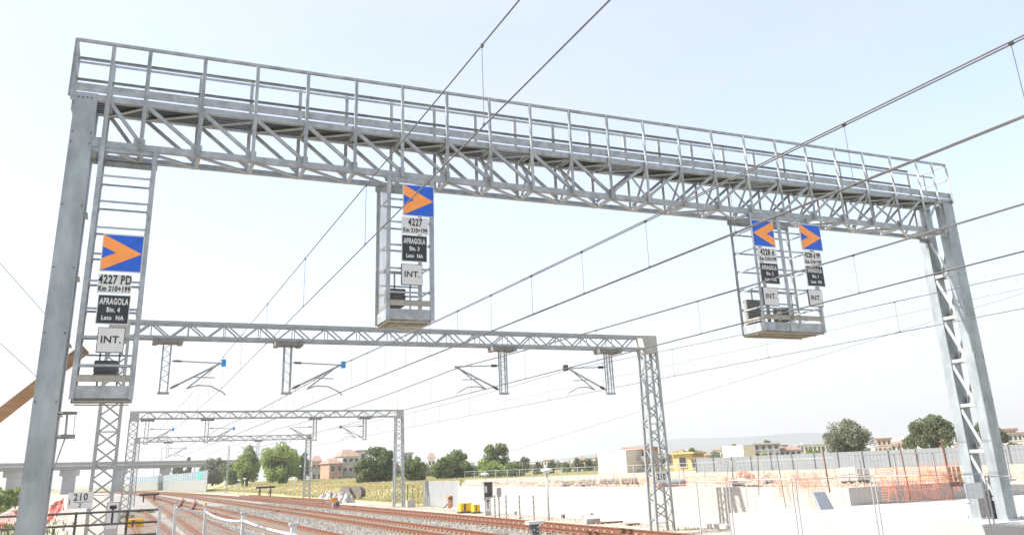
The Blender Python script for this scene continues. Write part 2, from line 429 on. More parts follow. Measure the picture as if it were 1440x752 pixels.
for i in range(1, nx-2):
    a, b2 = xs[i], xs[i+1]
    e = (i % 2 == 0) if i > 12 else False
    m = MB(); m.angle((a+.03, (yf if not e else yr)+(.08 if not e else -.08), GZ0-.04), (b2-.03, (yr if not e else yf)+(-.08 if not e else .08), GZ0-.04), .065); P('lateral_brace', m, GALVL)  # lateral braces, lower and upper: light on them painted in with paler steel
    m = MB(); m.angle((a+.03, yr-.09, GZ1-.075), (b2-.03, yf+.09, GZ1-.075), .06); P('lateral_brace', m, GALVL)
    if i in (7, 8, 9, 10, 12, 13, 14, 15, 16, 17, 18, 19, 20):
        m = MB(); x = b2+.05
        m.angle((x, yf+.07, GZ0+.05), (x, yr-.07, GZ1-.1), .05); m.angle((x+.02, yr-.07, GZ0+.05), (x+.02, yf+.07, GZ1-.1), .05)
        P('cross_brace', m, GALVL)
# open grating walkway
m = MB(); x = -1.0
while x < 20.3:
    m.box(x, x+.004, yf+.1, yr-.1, GZ1-.035, GZ1+.0); x += .034
for k in range(6):
    y = yf+.1+k*(GD-.2)/5; m.box(-1.0, 20.3, y-.003, y+.003, GZ1-.0345, GZ1-.002)
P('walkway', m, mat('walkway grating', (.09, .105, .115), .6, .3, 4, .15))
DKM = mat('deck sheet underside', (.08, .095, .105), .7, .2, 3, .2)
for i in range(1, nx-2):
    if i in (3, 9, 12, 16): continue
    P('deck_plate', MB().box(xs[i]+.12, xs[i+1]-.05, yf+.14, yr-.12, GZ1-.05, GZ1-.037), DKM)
for x in (-.85, 20.3):
    P('splice_plate', MB().box(x-.2, x+.2, yf+.012, yf+.025, GZ0-.15, GZ0+.12)); P('splice_plate', MB().box(x-.2, x+.2, yr-.025, yr-.012, GZ0-.15, GZ0+.12))
P('splice_plate', MB().box(9.85, 10.55, yf-.02, yf-.0065, GZ0-.05, GZ0+.05))

# ------------------------------------------------------------------ hanging ladder cages
def cage(x0, x1, z0, label, mid=None, boxes=(), group='ladder cages hanging from the gantry'):
    c = thing('ladder_cage', ((x0+x1)/2, 16.4, z0), label, 'ladder cage', group)
    f, r = 15.93, 16.72; ztop = 8.31
    for (x, y) in ((x0, f), (x1, f), (x0, r), (x1, r))+(((mid, f+.02), (mid, r)) if mid else ()):
        m = MB(); zt = ztop if y > 16.2 else 8.9 if x == x0 else 8.31
        m.angle((x, y, z0), (x, y, ztop), .1 if x == mid else .07, .008, (0, 1, 0), 1 if x < x1 else -1); m.build('upright', GALV, c)
    m = MB(); z = z0+.55
    k = 0
    while z < ztop-.05:
        m = MB(); m.box(x0, x1, f+.01, f+.02, z-.02, z+.02); m.box(x0, x1, f+.0205, f+.045, z+.012, z+.02); m.build('rung', GALVL if k % 2 else GALV, c)
        m = MB(); m.box(x0, x1, r+.01, r+.02, z+.06, z+.1)
        m.box(x0+.002, x0+.012, f+.03, r, z+.015, z+.05); m.box(x1-.012, x1-.002, f+.03, r, z+.015, z+.05); m.build('rung', GALV, c); z += .47; k += 1
    # platform: kick plates, pale tray and grating
    m = MB(); m.box(x0-.02, x1+.03, f-.012, f-.002, z0+.02, z0+.22); m.box(x0-.02, x1+.03, r+.03, r+.04, z0+.02, z0+.22)
    m.box(x0-.032, x0-.022, f-.01, r+.04, z0+.02, z0+.22); m.box(x1+.032, x1+.042, f-.01, r+.04, z0+.02, z0+.22)
    m.build('kick_plate', GALV, c)
    m = MB(); m.box(x0-.03, x1+.05, f-.03, f-.014, z0+.28, z0+.38); m.box(x0-.03, x1+.05, f-.03, f+.03, z0+.385, z0+.392)
    m.box(x0-.005, x0+.005, f, r, z0+.27, z0+.36)
    m.build('guard_rail', mat('dusty steel', (.36, .34, .29), .7, .1, 4, .2), c)
    m = MB(); x = x0
    while x < x1+.02: m.box(x, x+.006, f, r+.02, z0-.02, z0+.015); x += .03
    for y in (f, f+.3, r): m.box(x0-.02, x1+.03, y-.02, y+.02, z0-.035, z0-.021)
    m.build('floor_grating', mat('dusty grating', (.40, .36, .29), .7, .1, 4, .2), c)
    for (bx0, bx1, bz0, bz1, by) in boxes:
        m = MB(); m.box(bx0, bx1, by, by+.3, bz0, bz1)
        for q in range(3): m.box(bx0-.01, bx1+.01, by-.012, by-.002, bz0+(bz1-bz0)*(q+.1)/3, bz0+(bz1-bz0)*(q+.85)/3)
        m.build('lamp_housing', BOXD, c)
    m = MB()
    for x in (x0+.3, x1-.2): m.bar((x, r-.1, z0), (x, r-.1, z0+1.1), .03)
    for zz in (z0+.8, z0+1.1): m.bar((x0, r-.1, zz), (x1, r-.1, zz), .03)
    m.build('back_rail', GALV, c)
    MB().box(x0-.1, x1+.1, f+.03, f+.06, 8.2, 8.3).build('hanger', GALV, c); MB().box(x0-.1, x1+.1, r-.02, r+.01, 8.2, 8.3).build('hanger', GALV, c)
    return c
cage(-.68, .13, 3.93, 'leftmost hanging ladder cage, lowest of the three, beside the tall left column', boxes=((-.44, -.09, 4.3, 4.6, 16.25),))
c2 = cage(4.57, 5.40, 5.40, 'middle hanging ladder cage with the single right-pointing arrow board', boxes=((4.64, 4.98, 5.74, 6.08, 16.25),))
c3 = cage(13.58, 15.30, 5.45, 'widest hanging ladder cage, carrying two arrow boards near the right column', mid=14.42, boxes=((14.4, 14.74, 5.78, 6.1, 16.25),))
# perforated heater box in the wide cage and mesh side on the middle cage
m = MB()
for k in range(16): m.box(13.6, 14.05, 16.5, 16.62, 5.6+k*.045, 5.625+k*.045)
m.build('louvred_panel', GREND, c3)
MESHW = mat('fine pale wire', (.42, .43, .43), .6, .2, 4, .05)
m = MB(); 
for k in range(20): y = 15.96+k*.04; m.box(4.553, 4.557, y, y+.005, 5.6, 8.2)
for k in range(60): z = 5.62+k*.043; m.box(4.548, 4.552, 15.95, 16.72, z, z+.005)
m.build('side_mesh', MESHW, c2)

# ------------------------------------------------------------------ signs
def arrow_board(x0, z0, right, label, sz=.66, y=15.86):
    t = thing('arrow_board', (x0+sz/2, y, z0), label, 'sign', 'blue boards with an orange arrow')
    MB().box(x0, x0+sz, y, y+.02, z0, z0+sz).build('panel', WHITE, t)
    e = .018; a, b2 = x0+e, x0+sz-e; lo, hi = z0+e, z0+sz-e; h = hi-lo
    MB().box(a, b2, y-.004, y-.0005, lo, hi).build('blue_field', BLUE, t)
    pl = [(0, 1), (1, .5), (0, 0), (0, .335), (.345, .5), (0, .665)]
    if not right: pl = [(1-p, q) for p, q in pl]
    pl = [Vector((a+p*(b2-a), y-.0045, lo+q*h)) for p, q in pl]
    m = MB(); m.v = [tuple(p) for p in pl]+[tuple(p-Vector((0, .003, 0))) for p in pl]
    m.f = [(0, 1, 4, 5), (1, 2, 3, 4), (6, 11, 10, 7), (7, 10, 9, 8)]+[(i, (i+1) % 6, 6+(i+1) % 6, 6+i) for i in range(6)]
    m.build('arrow', ORANGE, t)
    MB().box(x0+sz*.3, x0+sz*.36, y+.021, 15.93, z0+.05, z0+sz-.05).build('bracket', GALV, t)
def number_plate(x0, x1, z0, z1, l1, l2, label, y=15.87, s1=.155, s2=.105):
    t = thing('number_plate', ((x0+x1)/2, y, z0), label, 'sign', 'white number plates below the arrows')
    MB().box(x0, x1, y, y+.015, z0, z1).build('panel', WHITE, t); xc = (x0+x1)/2; h = z1-z0
    text(l1, s1*1.35, INK, t, (xc, y-.003, z0+h*.69), sx=.62, bold=.006)
    text(l2, s2*1.15, INK, t, (xc, y-.003, z0+h*.22), sx=.70, bold=.0042)
def station_plate(x0, x1, z0, z1, l2, label, y=15.87):
    t = thing('station_plate', ((x0+x1)/2, y, z0), label, 'sign', 'black station plates')
    MB().box(x0, x1, y, y+.015, z0, z1).build('frame', WHITE, t)
    MB().box(x0+.015, x1-.015, y-.003, y-.0005, z0+.015, z1-.015).build('panel', BLACK, t); xc = (x0+x1)/2; h = z1-z0; y -= .005
    text('AFRAGOLA', .145, WHITE, t, (xc, y, z0+h*.76), sx=.54, bold=.0055)
    text(l2, .11, WHITE, t, (xc, y, z0+h*.48), sx=.72, bold=.0042)
    text('Lato  NA', .1, WHITE, t, (xc, y, z0+h*.21), sx=.80, bold=.0042)
def int_plate(x0, x1, z0, z1, label, y=15.87):
    t = thing('white_plate', ((x0+x1)/2, y, z0), label, 'sign', 'white INT. plates')
    MB().box(x0, x1, y, y+.04, z0, z1).build('frame', BOXD, t)
    MB().box(x0+.012, x1-.012, y-.003, y-.0005, z0+.012, z1-.012).build('panel', WHITE, t)
    text('INT.', .165, INK, t, ((x0+x1)/2, y-.005, (z0+z1)/2), sx=1.02, bold=.003)
arrow_board(-.53, 6.04, True, 'arrow board on the leftmost cage, lowest and largest in the photo')
number_plate(-.53, 0., 5.675, 6.0, '4227 PD', 'Km 210+199', 'white plate reading 4227 PD on the leftmost cage')
station_plate(-.5, .01, 5.15, 5.65, 'Bin. 4', 'black station plate reading Bin. 4 on the leftmost cage')
int_plate(-.44, -.02, 4.68, 5.1, 'white INT. plate on the leftmost cage')
arrow_board(4.81, 7.48, True, 'arrow board on the middle cage, pointing right')
number_plate(4.79, 5.35, 7.11, 7.455, '4227', 'Km 210+199', 'white plate reading 4227 on the middle cage')
station_plate(4.79, 5.32, 6.55, 7.09, 'Bin. 3', 'black station plate reading Bin. 3 on the middle cage')
int_plate(4.79, 5.22, 6.08, 6.5, 'white INT. plate on the middle cage')
arrow_board(13.5, 7.46, False, 'arrow board pointing left, the only one, on the wide right cage')
number_plate(13.6, 14.16, 7.09, 7.43, '4228 d', 'Km 210+199', 'white plate reading 4228 d under the left-pointing arrow')
station_plate(13.6, 14.15, 6.56, 7.07, 'Bin. 2', 'black station plate reading Bin. 2 on the wide right cage')
int_plate(13.6, 14.04, 6.04, 6.48, 'white INT. plate below the left-pointing arrow')
arrow_board(14.98, 7.47, True, 'right-pointing arrow board on the wide right cage')
number_plate(15.0, 15.55, 7.1, 7.44, '4228 d PP', 'Km 210+199', 'white plate reading 4228 d PP, rightmost of all', s1=.125)
station_plate(15.0, 15.55, 6.57, 7.08, 'Bin. 1', 'black station plate reading Bin. 1, rightmost of all')
int_plate(14.97, 15.4, 6.07, 6.49, 'white INT. plate below the rightmost arrow')

# ------------------------------------------------------------------ catenary portals
def latt_col(x0, x1, y0, y1, z0, z1, t, flare=0., pitch=.5, s=.105, dark=False):
    c = MB()
    def cr(i, j, z):
        k = (1-(z-z0)/(z1-z0))*flare
        return Vector((x0-k if i == 0 else x1+k, y0 if j == 0 else y1, z))
    for i in (0, 1):
        for j in (0, 1): c.bar(cr(i, j, z0), cr(i, j, z1), s, s)
    o = c.build('leg', LATT, t)
    b = MB(); z = z0+.3; k = 0
    while z+pitch <= z1:
        for (a, d) in (((0, 0), (1, 0)), ((0, 1), (1, 1)), ((0, 0), (0, 1)), ((1, 0), (1, 1))):
            p, q = (a, d) if k % 2 else (d, a)
            if a[1] == 1 and d[1] == 1: p, q = q, p
            b.bar(cr(*p, z), cr(*q, z+pitch), .014, .055)
        if k % 4 == 0:
            for (a, d) in (((0, 0), (1, 0)), ((0, 1), (1, 1))): b.bar(cr(*a, z), cr(*d, z), .04, .02)
        z += pitch; k += 1
    b.build('lacing', LATT, o)
    return o
def portal(Y, xl, xr, H, rot, label, drops, sgn, colw=.62, bh=.58):
    t = thing('catenary_portal', (0, 0, 0), label, 'catenary portal', 'lattice portals across the tracks')
    y0, y1 = Y-.3, Y+.3
    latt_col(xl, xl+colw, y0+.05, y1-.05, 0, H-.6, t, .03)
    latt_col(xr-colw, xr, y0+.05, y1-.05, 0, H-.6, t, .1)
    for xx in (xl, xr-colw):
        MB().box(xx-.03, xx+colw+.03, y0-.02, y1+.02, H-.75, H).build('gusset_plate', mat('pale gusset', (.40, .40, .37), .6, .2, 5, .15), t)
    for z in (H-.06, H-bh):
        m = MB()
        for y in (y0+.03, y1-.03): m.box(xl+colw+.031, xr-colw-.031, y-.05, y+.05, z-.05, z+.05)
        m.build('chord', LATT, t)
    m = MB(); x = xl+colw+.1; k = 0; st = .62
    while x+st < xr-colw-.05:
        for y in (y0+.03, y1-.03):
            a, b2 = (H-bh, H-.06) if k % 2 == 0 else (H-.06, H-bh)
            m.bar((x, y, a), (x+st, y, b2), .02, .055)
            if k % 2: m.bar((x, y, H-bh), (x, y, H-.06), .03, .03)
        m.bar((x, y0, H-.06), (x+st, y1, H-.06), .03, .02)
        m.bar((x, y0 if k % 2 else y1, H-bh-.03), (x+st, y1 if k % 2 else y0, H-bh-.03), .03, .02)
        x += st; k += 1
    m.build('lacing', LATT, t)
    if rot:
        t.rotation_euler = (0, 0, 0)
    return t
portal(33, -.55, 21.65, 8.05, 0, 'nearest lattice portal, spanning behind the hanging ladder cages', None, 1)
portal(76, .9, 23.1, 8.03, 0, 'second lattice portal from the camera', None, 1)
portal(119.7, 2.2, 23.8, 8.05, 0, 'third and smallest lattice portal, in front of the light green trees', None, 1)
portal(172, 2.0, 23.2, 8.0, 0, 'farthest lattice portal, faint over the noise barrier', None, 1) if False else None

def cantilever(x, Y, arm, label, pulley='blue', m0=LATT):
    t = thing('catenary_cantilever', (x, Y, 7.4), label, 'cantilever', 'cantilevers hanging under the portals')
    d = 1 if arm > 0 else -1
    MB().box(x-.32, x+.32, Y-.35, Y+.35, 7.28, 7.40).box(x-.5, x-.33, Y-.38, Y+.38, 7.25, 7.43).box(x+.33, x+.5, Y-.38, Y+.38, 7.25, 7.43).build('hanger_bracket', DARKST if pulley == 'x' else mat('bracket steel', (.22, .215, .20), .7, .2, 5, .2), t)
    p = MB(); wv = .13
    for i in (-wv, wv):
        for j in (-.1, .1): p.bar((x+i, Y+j, 5.55), (x+i, Y+j, 7.28), .045)
    p.box(x-.19, x+.19, Y-.14, Y+.14, 5.53, 5.6)
    po = p.build('drop_post', LATT, t)
    l = MB(); z = 5.9; k = 0
    while z < 7.2:
        for j in (-.1, .1): l.bar((x-wv if k % 2 else x+wv, Y+j, z), (x+wv if k % 2 else x-wv, Y+j, z+.17), .02, .012)
        z += .17; k += 1
    l.build('lacing', LATT, po)
    e = Vector((x+d*arm_len(arm), Y, 6.62))
    a0 = Vector((x+d*.2, Y, 6.68)); b0 = Vector((x+d*.2, Y, 5.72))
    def ins(p, q):
        v = (q-p).normalized(); m = MB(); m.tube([p, p+v*.35], .022, 8)
        for k in range(5): m.tube([p+v*(.08+k*.05), p+v*(.1+k*.05)], .06, 10)
        m.build('insulator', INSUL, t)
    ins(a0, e); ins(b0, e)
    MB().tube([a0+(e-a0).normalized()*.35, e], .026, 8).build('top_tube', GALVL, t)
    MB().tube([b0+(e-b0).normalized()*.35, e], .034, 8).build('bracket_tube', LATT, t)
    q = b0+(e-b0)*.45; e2 = Vector((e.x-d*.05, Y, e.z)); r0 = Vector((x+d*.75, Y, 5.72))
    MB().tube([e2, r0], .027, 8).build('registration_tube', LATT, t)
    MB().tube([q, q+Vector((d*.75, 0, -.02))], .022, 6).build('stay', GALVL, t)
    MB().tube([r0, r0+Vector((d*.35, 0, .12)), r0+Vector((d*.8, 0, .1)), r0+Vector((d*1.25, 0, -.12)), r0+Vector((d*1.33, 0, -.22))], .024, 8).build('steady_arm', LATT, t)
    if pulley in ('blue', 'dark'):
        MB().box(e.x+d*.1-.075, e.x+d*.1+.075, Y-.1, Y+.1, e.z-.11, e.z+.13).build('weight_box', CYAN if pulley == 'blue' else BOXD, t)
    return t
def arm_len(a): return abs(a)
for Y, fac, nm in ((33, 1, 'nearest'), (76, 1, 'second'), (119.7, 1, 'third')):
    sh = shift(Y)
    for x, a, pu, wh in ((1.37, 1.85, 'blue', 'leftmost'), (5.58, 2.0, 'blue', 'second from left'), (14.3, -2.1, 'none', 'third from left'), (19.3, -2.0, 'dark', 'rightmost')):
        if Y == 76: x = {1.37: 2.2, 5.58: 6.7, 14.3: 15.4, 19.3: 19.7}[x]
        if Y == 119.7: x = {1.37: 6.1-4.3, 5.58: 6.1, 14.3: 17.0, 19.3: 20.2}[x]
        if Y > 100 and wh in ('leftmost', 'rightmost'): continue
        cantilever(x, Y, a, f'{wh} cantilever under the {nm} portal', pu)

# ------------------------------------------------------------------ overhead lines
WIRE = mat('bronze wire', (.15, .15, .15), .5, .5, 4, .15)
def line(X, label, twin, Ys, zc=5.48, zm=6.62, r=.0092, dr=(), dx=.0, sp=2.2, sag=.42, cs=0, ms=0):
    t = thing('overhead_line', (X, 10, zc), label, 'overhead wire', 'overhead lines above the tracks')
    def xx(y): return X+(shift(y) if y > 150 else 0)+dx*math.sin(y*.07)
    sup = [-27]+list(Ys)
    def zmes(y):
        for a, b2 in zip(sup, sup[1:]):
            if a <= y <= b2:
                u = (y-a)/(b2-a); return zm+ms*max(0, 33-y)-sag*4*u*(1-u)*((b2-a)/60)**2
        return zm
    zcf = lambda y: zc+cs*max(0, 33-y)
    ys = [-5+i*1.5 for i in range(0, 60)]+[90+i*8 for i in range(1, 30)]
    for o in ((-.02, .02) if twin else (0,)):
        MB().tube([(xx(y)+o, y, zcf(y)) for y in ys], r, 6).build('contact_wire', WIRE, t, True)
    for o in ((-.03, .03) if twin else (0,)):
        MB().tube([(xx(y)+o, y, zmes(y)) for y in ys], r*1.05, 6).build('messenger_wire', WIRE, t, True)
    y = dr[0]; n = 0
    ds = [y+i*sp for i in range(int(100/sp))]
    for y in ds:
        if any(abs(y-s) < 1.0 for s in sup): continue
        MB().tube([(xx(y), y, zcf(y)+.008), (xx(y), y, zmes(y)-.008)], (.0045 if y < 60 else .005), 4).box(xx(y)-.012, xx(y)+.012, y-.02, y+.02, zcf(y)+.002, zcf(y)+.024).box(xx(y)-.014, xx(y)+.014, y-.02, y+.02, zmes(y)-.025, zmes(y)+.01).build('dropper', WIRE, t)
    return t
line(3.17, 'overhead line of the leftmost track, crossing the middle of the gantry steeply', False, (33, 76, 119.7, 172, 300, 400), zc=5.58, zm=6.68, dr=(7.6,), sp=4.8, cs=.0155, ms=.0105, sag=.05)
line(7.58, 'twin overhead line crossing in front of the wide right cage', True, (33, 76, 119.7, 172, 300, 400), zc=5.6, zm=6.62, dr=(4.85,), sag=.27)
line(12.25, 'overhead line crossing the right column, third from the left', True, (33, 76, 119.7, 172, 300, 400), zc=5.45, zm=6.55, dr=(6.8,), sp=4.9)
line(17.45, 'rightmost overhead line, lowest at the right edge', False, (33, 76, 119.7, 172, 300, 400), zc=5.48, zm=6.58, dr=(5.8,), sp=4.9)
for a, b2, lb in (((1440, 405), (980, 505), 'thin feeder wire beyond the right column'), ((1440, 412), (900, 578), 'thin lower feeder wire sloping beyond the right column')):
    p = onx(*a, 24); q = onx(*b2, 24)
    d = q-p; tag(MB().tube([p-d*.3, q+d*1.5], .006, 5).build('feeder_wire', WIRE), lb, 'wire')
p = ony(0, 370, 20); q = ony(62, 440, 20); tag(MB().tube([p-(q-p), p, q, q+(q-p)*.3], .006, 5).build('stay_wire', WIRE), 'upper thin wire at the left edge beside the column', 'wire')
p = ony(0, 482, 20); q = ony(50, 528, 20); tag(MB().tube([p-(q-p), p, q, q+(q-p)*.6], .006, 5).build('stay_wire', WIRE), 'lower thin wire at the left edge beside the column', 'wire')
# number plates on the portal legs
def km(x, y, z, w2, h, l1, l2, label):
    t = thing('kilometre_plate', (x, y, z), label, 'sign'); MB().box(x-w2, x+w2, y, y+.015, z, z+h).build('panel', WHITE, t)
    if l2:
        text(l1, .30, INK, t, (x, y-.004, z+h*.68), sx=.85, bold=.006); text(l2, .18, INK, t, (x, y-.004, z+h*.2), sx=.9, bold=.004)
        MB().box(x-w2*.55, x+w2*.8, y-.004, y-.001, z+h*.385, z+h*.41).box(x-w2*.86, x-w2*.8, y-.004, y-.001, z+h*.25, z+h*.6).build('line_mark', INK, t)
    else: text(l1, .34, INK, t, (x, y-.004, z+h*.5), sx=.75, bold=.006)
p = ony(113, 703, 32.6); km(p.x, 32.6, p.z-.25, .37, .5, '210', '2', 'white plate reading 210 over 2 on the left leg of the nearest portal')
p = ony(930, 670, 32.6); km(p.x, 32.6, p.z-.22, .28, .44, '210', None, 'small white plate reading 210 on the right leg of the nearest portal')


# ------------------------------------------------------------------ far setting
m = MB(); n = 90; 
for i in range(n+1):
    x = -200+i*(1900/n); d = ray(x, hor(x)); az = math.atan2(d.x, d.y)
    u = x/1440
    hh = 40+22*math.sin(u*5.2-1.4)+9*math.sin(u*17+1)+4*math.sin(u*41)
    hh *= .05+.95*sst((x-640)/330)
    for (D, z) in ((3300, 0), (3500, hh*.6+3*math.sin(i*1.7)), (3900, hh*1.75), (4400, 0)): m.v.append((math.sin(az)*D, math.cos(az)*D, z))
for i in range(n):
    for j in range(3): a = i*4+j; m.f.append((a, a+1, a+5, a+4))
tag(m.build('mountains', mat('distant wooded hills', (.10, .13, .12), .95, 0, .003, .3), None, True), kind='structure')

# viaduct
v = thing('road_viaduct', (-60, 350, 0), 'grey concrete road viaduct on piers at the far left behind the tracks', 'viaduct')
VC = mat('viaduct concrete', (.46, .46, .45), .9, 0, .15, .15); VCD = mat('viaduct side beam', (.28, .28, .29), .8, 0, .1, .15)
yv = lambda x: 350+(x+60)*.55
def vseg(x0, x1, dy0, dy1, z0, z1, mm, nm):
    b = MB(); a = yv(x0); c = yv(x1)
    b.v = [(x0, a+dy0, z0), (x1, c+dy0, z0), (x1, c+dy1, z0), (x0, a+dy1, z0), (x0, a+dy0, z1), (x1, c+dy0, z1), (x1, c+dy1, z1), (x0, a+dy1, z1)]
    b.f = [(0, 3, 2, 1), (4, 5, 6, 7), (0, 1, 5, 4), (1, 2, 6, 5), (2, 3, 7, 6), (3, 0, 4, 7)]; return b.build(nm, mm, v)
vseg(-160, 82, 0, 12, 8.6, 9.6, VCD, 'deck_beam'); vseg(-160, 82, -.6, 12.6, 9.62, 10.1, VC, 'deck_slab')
vseg(-160, 82, -.5, -.3, 10.12, 11.2, mat('viaduct parapet', (.30, .30, .29), .8, 0, .5, .1), 'parapet')
for px, wd in ((18, 2.6), (95, 2.2), (168, 1.6), (232, 1.4)):
    d = ray(px, hor(px)); k = (350+33)/(d.y-.55*d.x); X = d.x*k; b = MB(); yy = yv(X)+2; b.box(X-wd, X+wd, yy, yy+5, -.1, 6.4).box(X-wd*1.5, X+wd*1.5, yy-.4, yy+5.6, 6.41, 8.59); b.build('pier', VC, v)
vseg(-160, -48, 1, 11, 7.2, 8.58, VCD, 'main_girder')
for i in range(60): x = -158+i*4; MB().box(x, x+.15, yv(x)-.75, yv(x)-.6, 10.12, 11.6).build('railing_post', VC, v)
# noise barrier
nb = thing('noise_barrier', (24, 240, 0), 'tall noise barrier of pale concrete and light blue glass curving along the far tracks', 'noise barrier')
NBP = [onz(285, 690, 0)*1.0]
pts = []
for i in range(15):
    Y = 262+i*15; X = 24.2-(max(0, Y-275)**2)/2500.; pts.append((X, Y))
NBG = mat('light blue barrier panel', (.24, .33, .37), .25, 0, .2, .08); NBC = mat('barrier concrete', (.26, .255, .245), .9, 0, .3, .08)
for i in range(len(pts)-1):
    (x0, y0), (x1, y1) = pts[i], pts[i+1]
    MB().bar((x0, y0, 1.6), (x1, y1, 1.6), .25, 3.2).build('lower_panel', NBC, nb)
    MB().bar((x0, y0, 4.4), (x1, y1, 4.4), .1, 2.3).build('upper_panel', TEAL if i == 1 else NBG, nb)
    for k in range(3):
        u = k/3; MB().bar((x0+(x1-x0)*u, y0+(y1-y0)*u-.2, -.1), (x0+(x1-x0)*u, y0+(y1-y0)*u-.2, 5.7), .28, .28).build('post', GALV, nb)
# ------------------------------------------------------------------ trees
def leafmat(name, c, c2, var=.35):
    m = mat(name, c, .6, 0, .5, .25, 0, col2=c2, isl=var, spec=.3); b = m.node_tree.nodes['Principled BSDF']
    b.inputs['Subsurface Weight'].default_value = 0
    t = m.node_tree; tr = t.nodes.new('ShaderNodeBsdfTranslucent'); mx = t.nodes.new('ShaderNodeMixShader'); mx.inputs[0].default_value = .42
    out = t.nodes['Material Output']; src = b.inputs['Base Color'].links[0].from_socket
    t.links.new(src, tr.inputs[0]); t.links.new(b.outputs[0], mx.inputs[1]); t.links.new(tr.outputs[0], mx.inputs[2]); t.links.new(mx.outputs[0], out.inputs[0]); return m
LF = {'light': leafmat('light green leaves', (.25, .34, .09), (.36, .44, .14)), 'mid': leafmat('mid green leaves', (.15, .21, .07), (.23, .29, .11)),
      'dark': leafmat('dark green leaves', (.13, .175, .065), (.19, .235, .10)), 'pine': leafmat('pine needles', (.14, .175, .08), (.21, .245, .12)),
      'grey': leafmat('grey green foliage', (.19, .215, .14), (.27, .29, .19))}
def tree(px, pw, ytop, D, kind, label, cat='tree', base=0., form='round', n=None, cb=.12, name='broadleaf_tree', group=None, squash=1.):
    c = ond(px, hor(px), D); X, Y = c.x, c.y; dep = (Vector((X, Y, 2.6))-CAM).dot(Fw); ppm = FPX/dep
    Rr = pw/ppm; top = ond(px, ytop, D).z; H = top-base
    t = thing(name, (X, Y, base), label, cat, group)
    rnd = random.Random(int(px*7+D)); leaf = max(.16, 1.7/ppm); zc0 = base+H*cb
    tr = MB(); 
    zt = base+H*(.55 if form != 'umb' else .8)
    tr.tube([(X, Y, base-.1), (X+rnd.uniform(-.1, .1)*Rr, Y, base+H*.3), (X+rnd.uniform(-.1, .1)*Rr, Y, zt)], [H*.028, H*.02, H*.008], 7)
    for k in range(6):
        a = rnd.random()*6.28; z = base+H*(.28+.05*k); zz = top-H*(.22 if form != 'umb' else .2)
        tr.tube([(X, Y, z), (X+math.cos(a)*Rr*.35, Y+math.sin(a)*Rr*.35, (z+zz)/2), (X+math.cos(a)*Rr*.6, Y+math.sin(a)*Rr*.6, zz)], [H*.012, H*.008, H*.003], 5)
    tr.build('trunk', BARK, t, True)
    m = MB(); ncl = 46 if form != 'bush' else 30
    n = n or int(min(15000, max(1800, 2.3*pw*(hor(px)-ytop+20)*3)))
    cl = []
    for k in range(ncl):
        for _ in range(60):
            u, v2, w2 = rnd.uniform(-1, 1), rnd.uniform(-1, 1), rnd.uniform(-1, 1); r2 = u*u+v2*v2+w2*w2
            if .35 < r2 < 1: break
        hz = (zc0+top)/2; hh = (top-zc0)/2
        if form == 'poplar': tap = 1-.55*max(0, w2); cl.append((X+u*Rr*tap*.8, Y+v2*Rr*tap*.8, hz+w2*hh*.86, Rr*.27))
        elif form == 'umb':
            rr = math.hypot(u, v2); zz = zc0+(top-zc0)*(abs(w2)*.9*(1-rr**3*.65)); cl.append((X+u*Rr*.86, Y+v2*Rr*.86, min(top-Rr*.1, zz+Rr*.04), Rr*.22))
        else: cl.append((X+u*Rr*.8, Y+v2*Rr*.8, hz+w2*hh*.82, Rr*rnd.uniform(.2, .36)*squash))
    for k in range(n):
        cx_, cy_, cz_, cr_ = cl[rnd.randrange(ncl)]
        d = Vector((rnd.gauss(0, 1), rnd.gauss(0, 1), rnd.gauss(0, 1))).normalized()*cr_*(rnd.random()**.45)
        if form == 'poplar': d.z *= 1.5
        p = Vector((cx_, cy_, cz_))+d
        if p.z < base: continue
        a = Vector((rnd.gauss(0, 1), rnd.gauss(0, 1), rnd.gauss(0, 1))).normalized(); b3 = a.orthogonal().normalized()*leaf*rnd.uniform(.5, 1.1); c3 = a.cross(b3)*.7
        m.quad(p-b3, p-c3, p+b3, p+c3)
    # leaf mass stays open: no solid core
    me = bpy.data.meshes.new('crown'); me.from_pydata(m.v, [], m.f); me.materials.append(LF[kind]); o = bpy.data.objects.new('crown', me); COL.objects.link(o); o.parent = t
    me.transform(t.matrix_basis.inverted())
    return t
G1 = 'broadleaf trees beyond the tracks'
tree(347, 19, 627, 250, 'light', 'light green tree left of the tallest light green one', group=G1, form='poplar', cb=.08)
tree(394, 31, 622, 235, 'light', 'tall light green tree, largest near the small portal', group=G1, form='round', cb=.05)
tree(424, 13, 632, 262, 'mid', 'mid green tree behind the right leg of the small portal', group=G1)
tree(300, 24, 641, 330, 'grey', 'bluish green tree behind the noise barrier', group=G1)
tree(331, 20, 648, 300, 'mid', 'low dark tree between the noise barrier and the light green trees', group=G1)
tree(263, 5, 640, 420, 'dark', 'thin dark cypress standing above the noise barrier', form='poplar', name='cypress')
tree(249, 9, 650, 430, 'dark', 'small flat topped pine left of the cypress', form='umb', name='umbrella_pine', cb=.6)
tree(532, 30, 628, 185, 'dark', 'large dark green tree left of the right leg of the second portal', group=G1, cb=.03)
tree(513, 16, 640, 180, 'dark', 'rounded dark tree at the left edge of the large dark tree', group=G1, cb=.02)
tree(583, 20, 641, 190, 'mid', 'dark green tree just right of the second portal leg', group=G1, cb=.02)
tree(622, 17, 640, 200, 'mid', 'mid green tree, left of a pair in the hedge', group=G1, cb=.02)
tree(643, 24, 632, 205, 'mid', 'mid green tree, taller of a pair in the hedge', group=G1, cb=.02)
tree(699, 21, 621, 215, 'mid', 'round topped tree standing highest over the hedge', group=G1, cb=.1)
tree(690, 20, 643, 190, 'light', 'yellow green tree in front of the round topped one', group=G1, cb=.02)
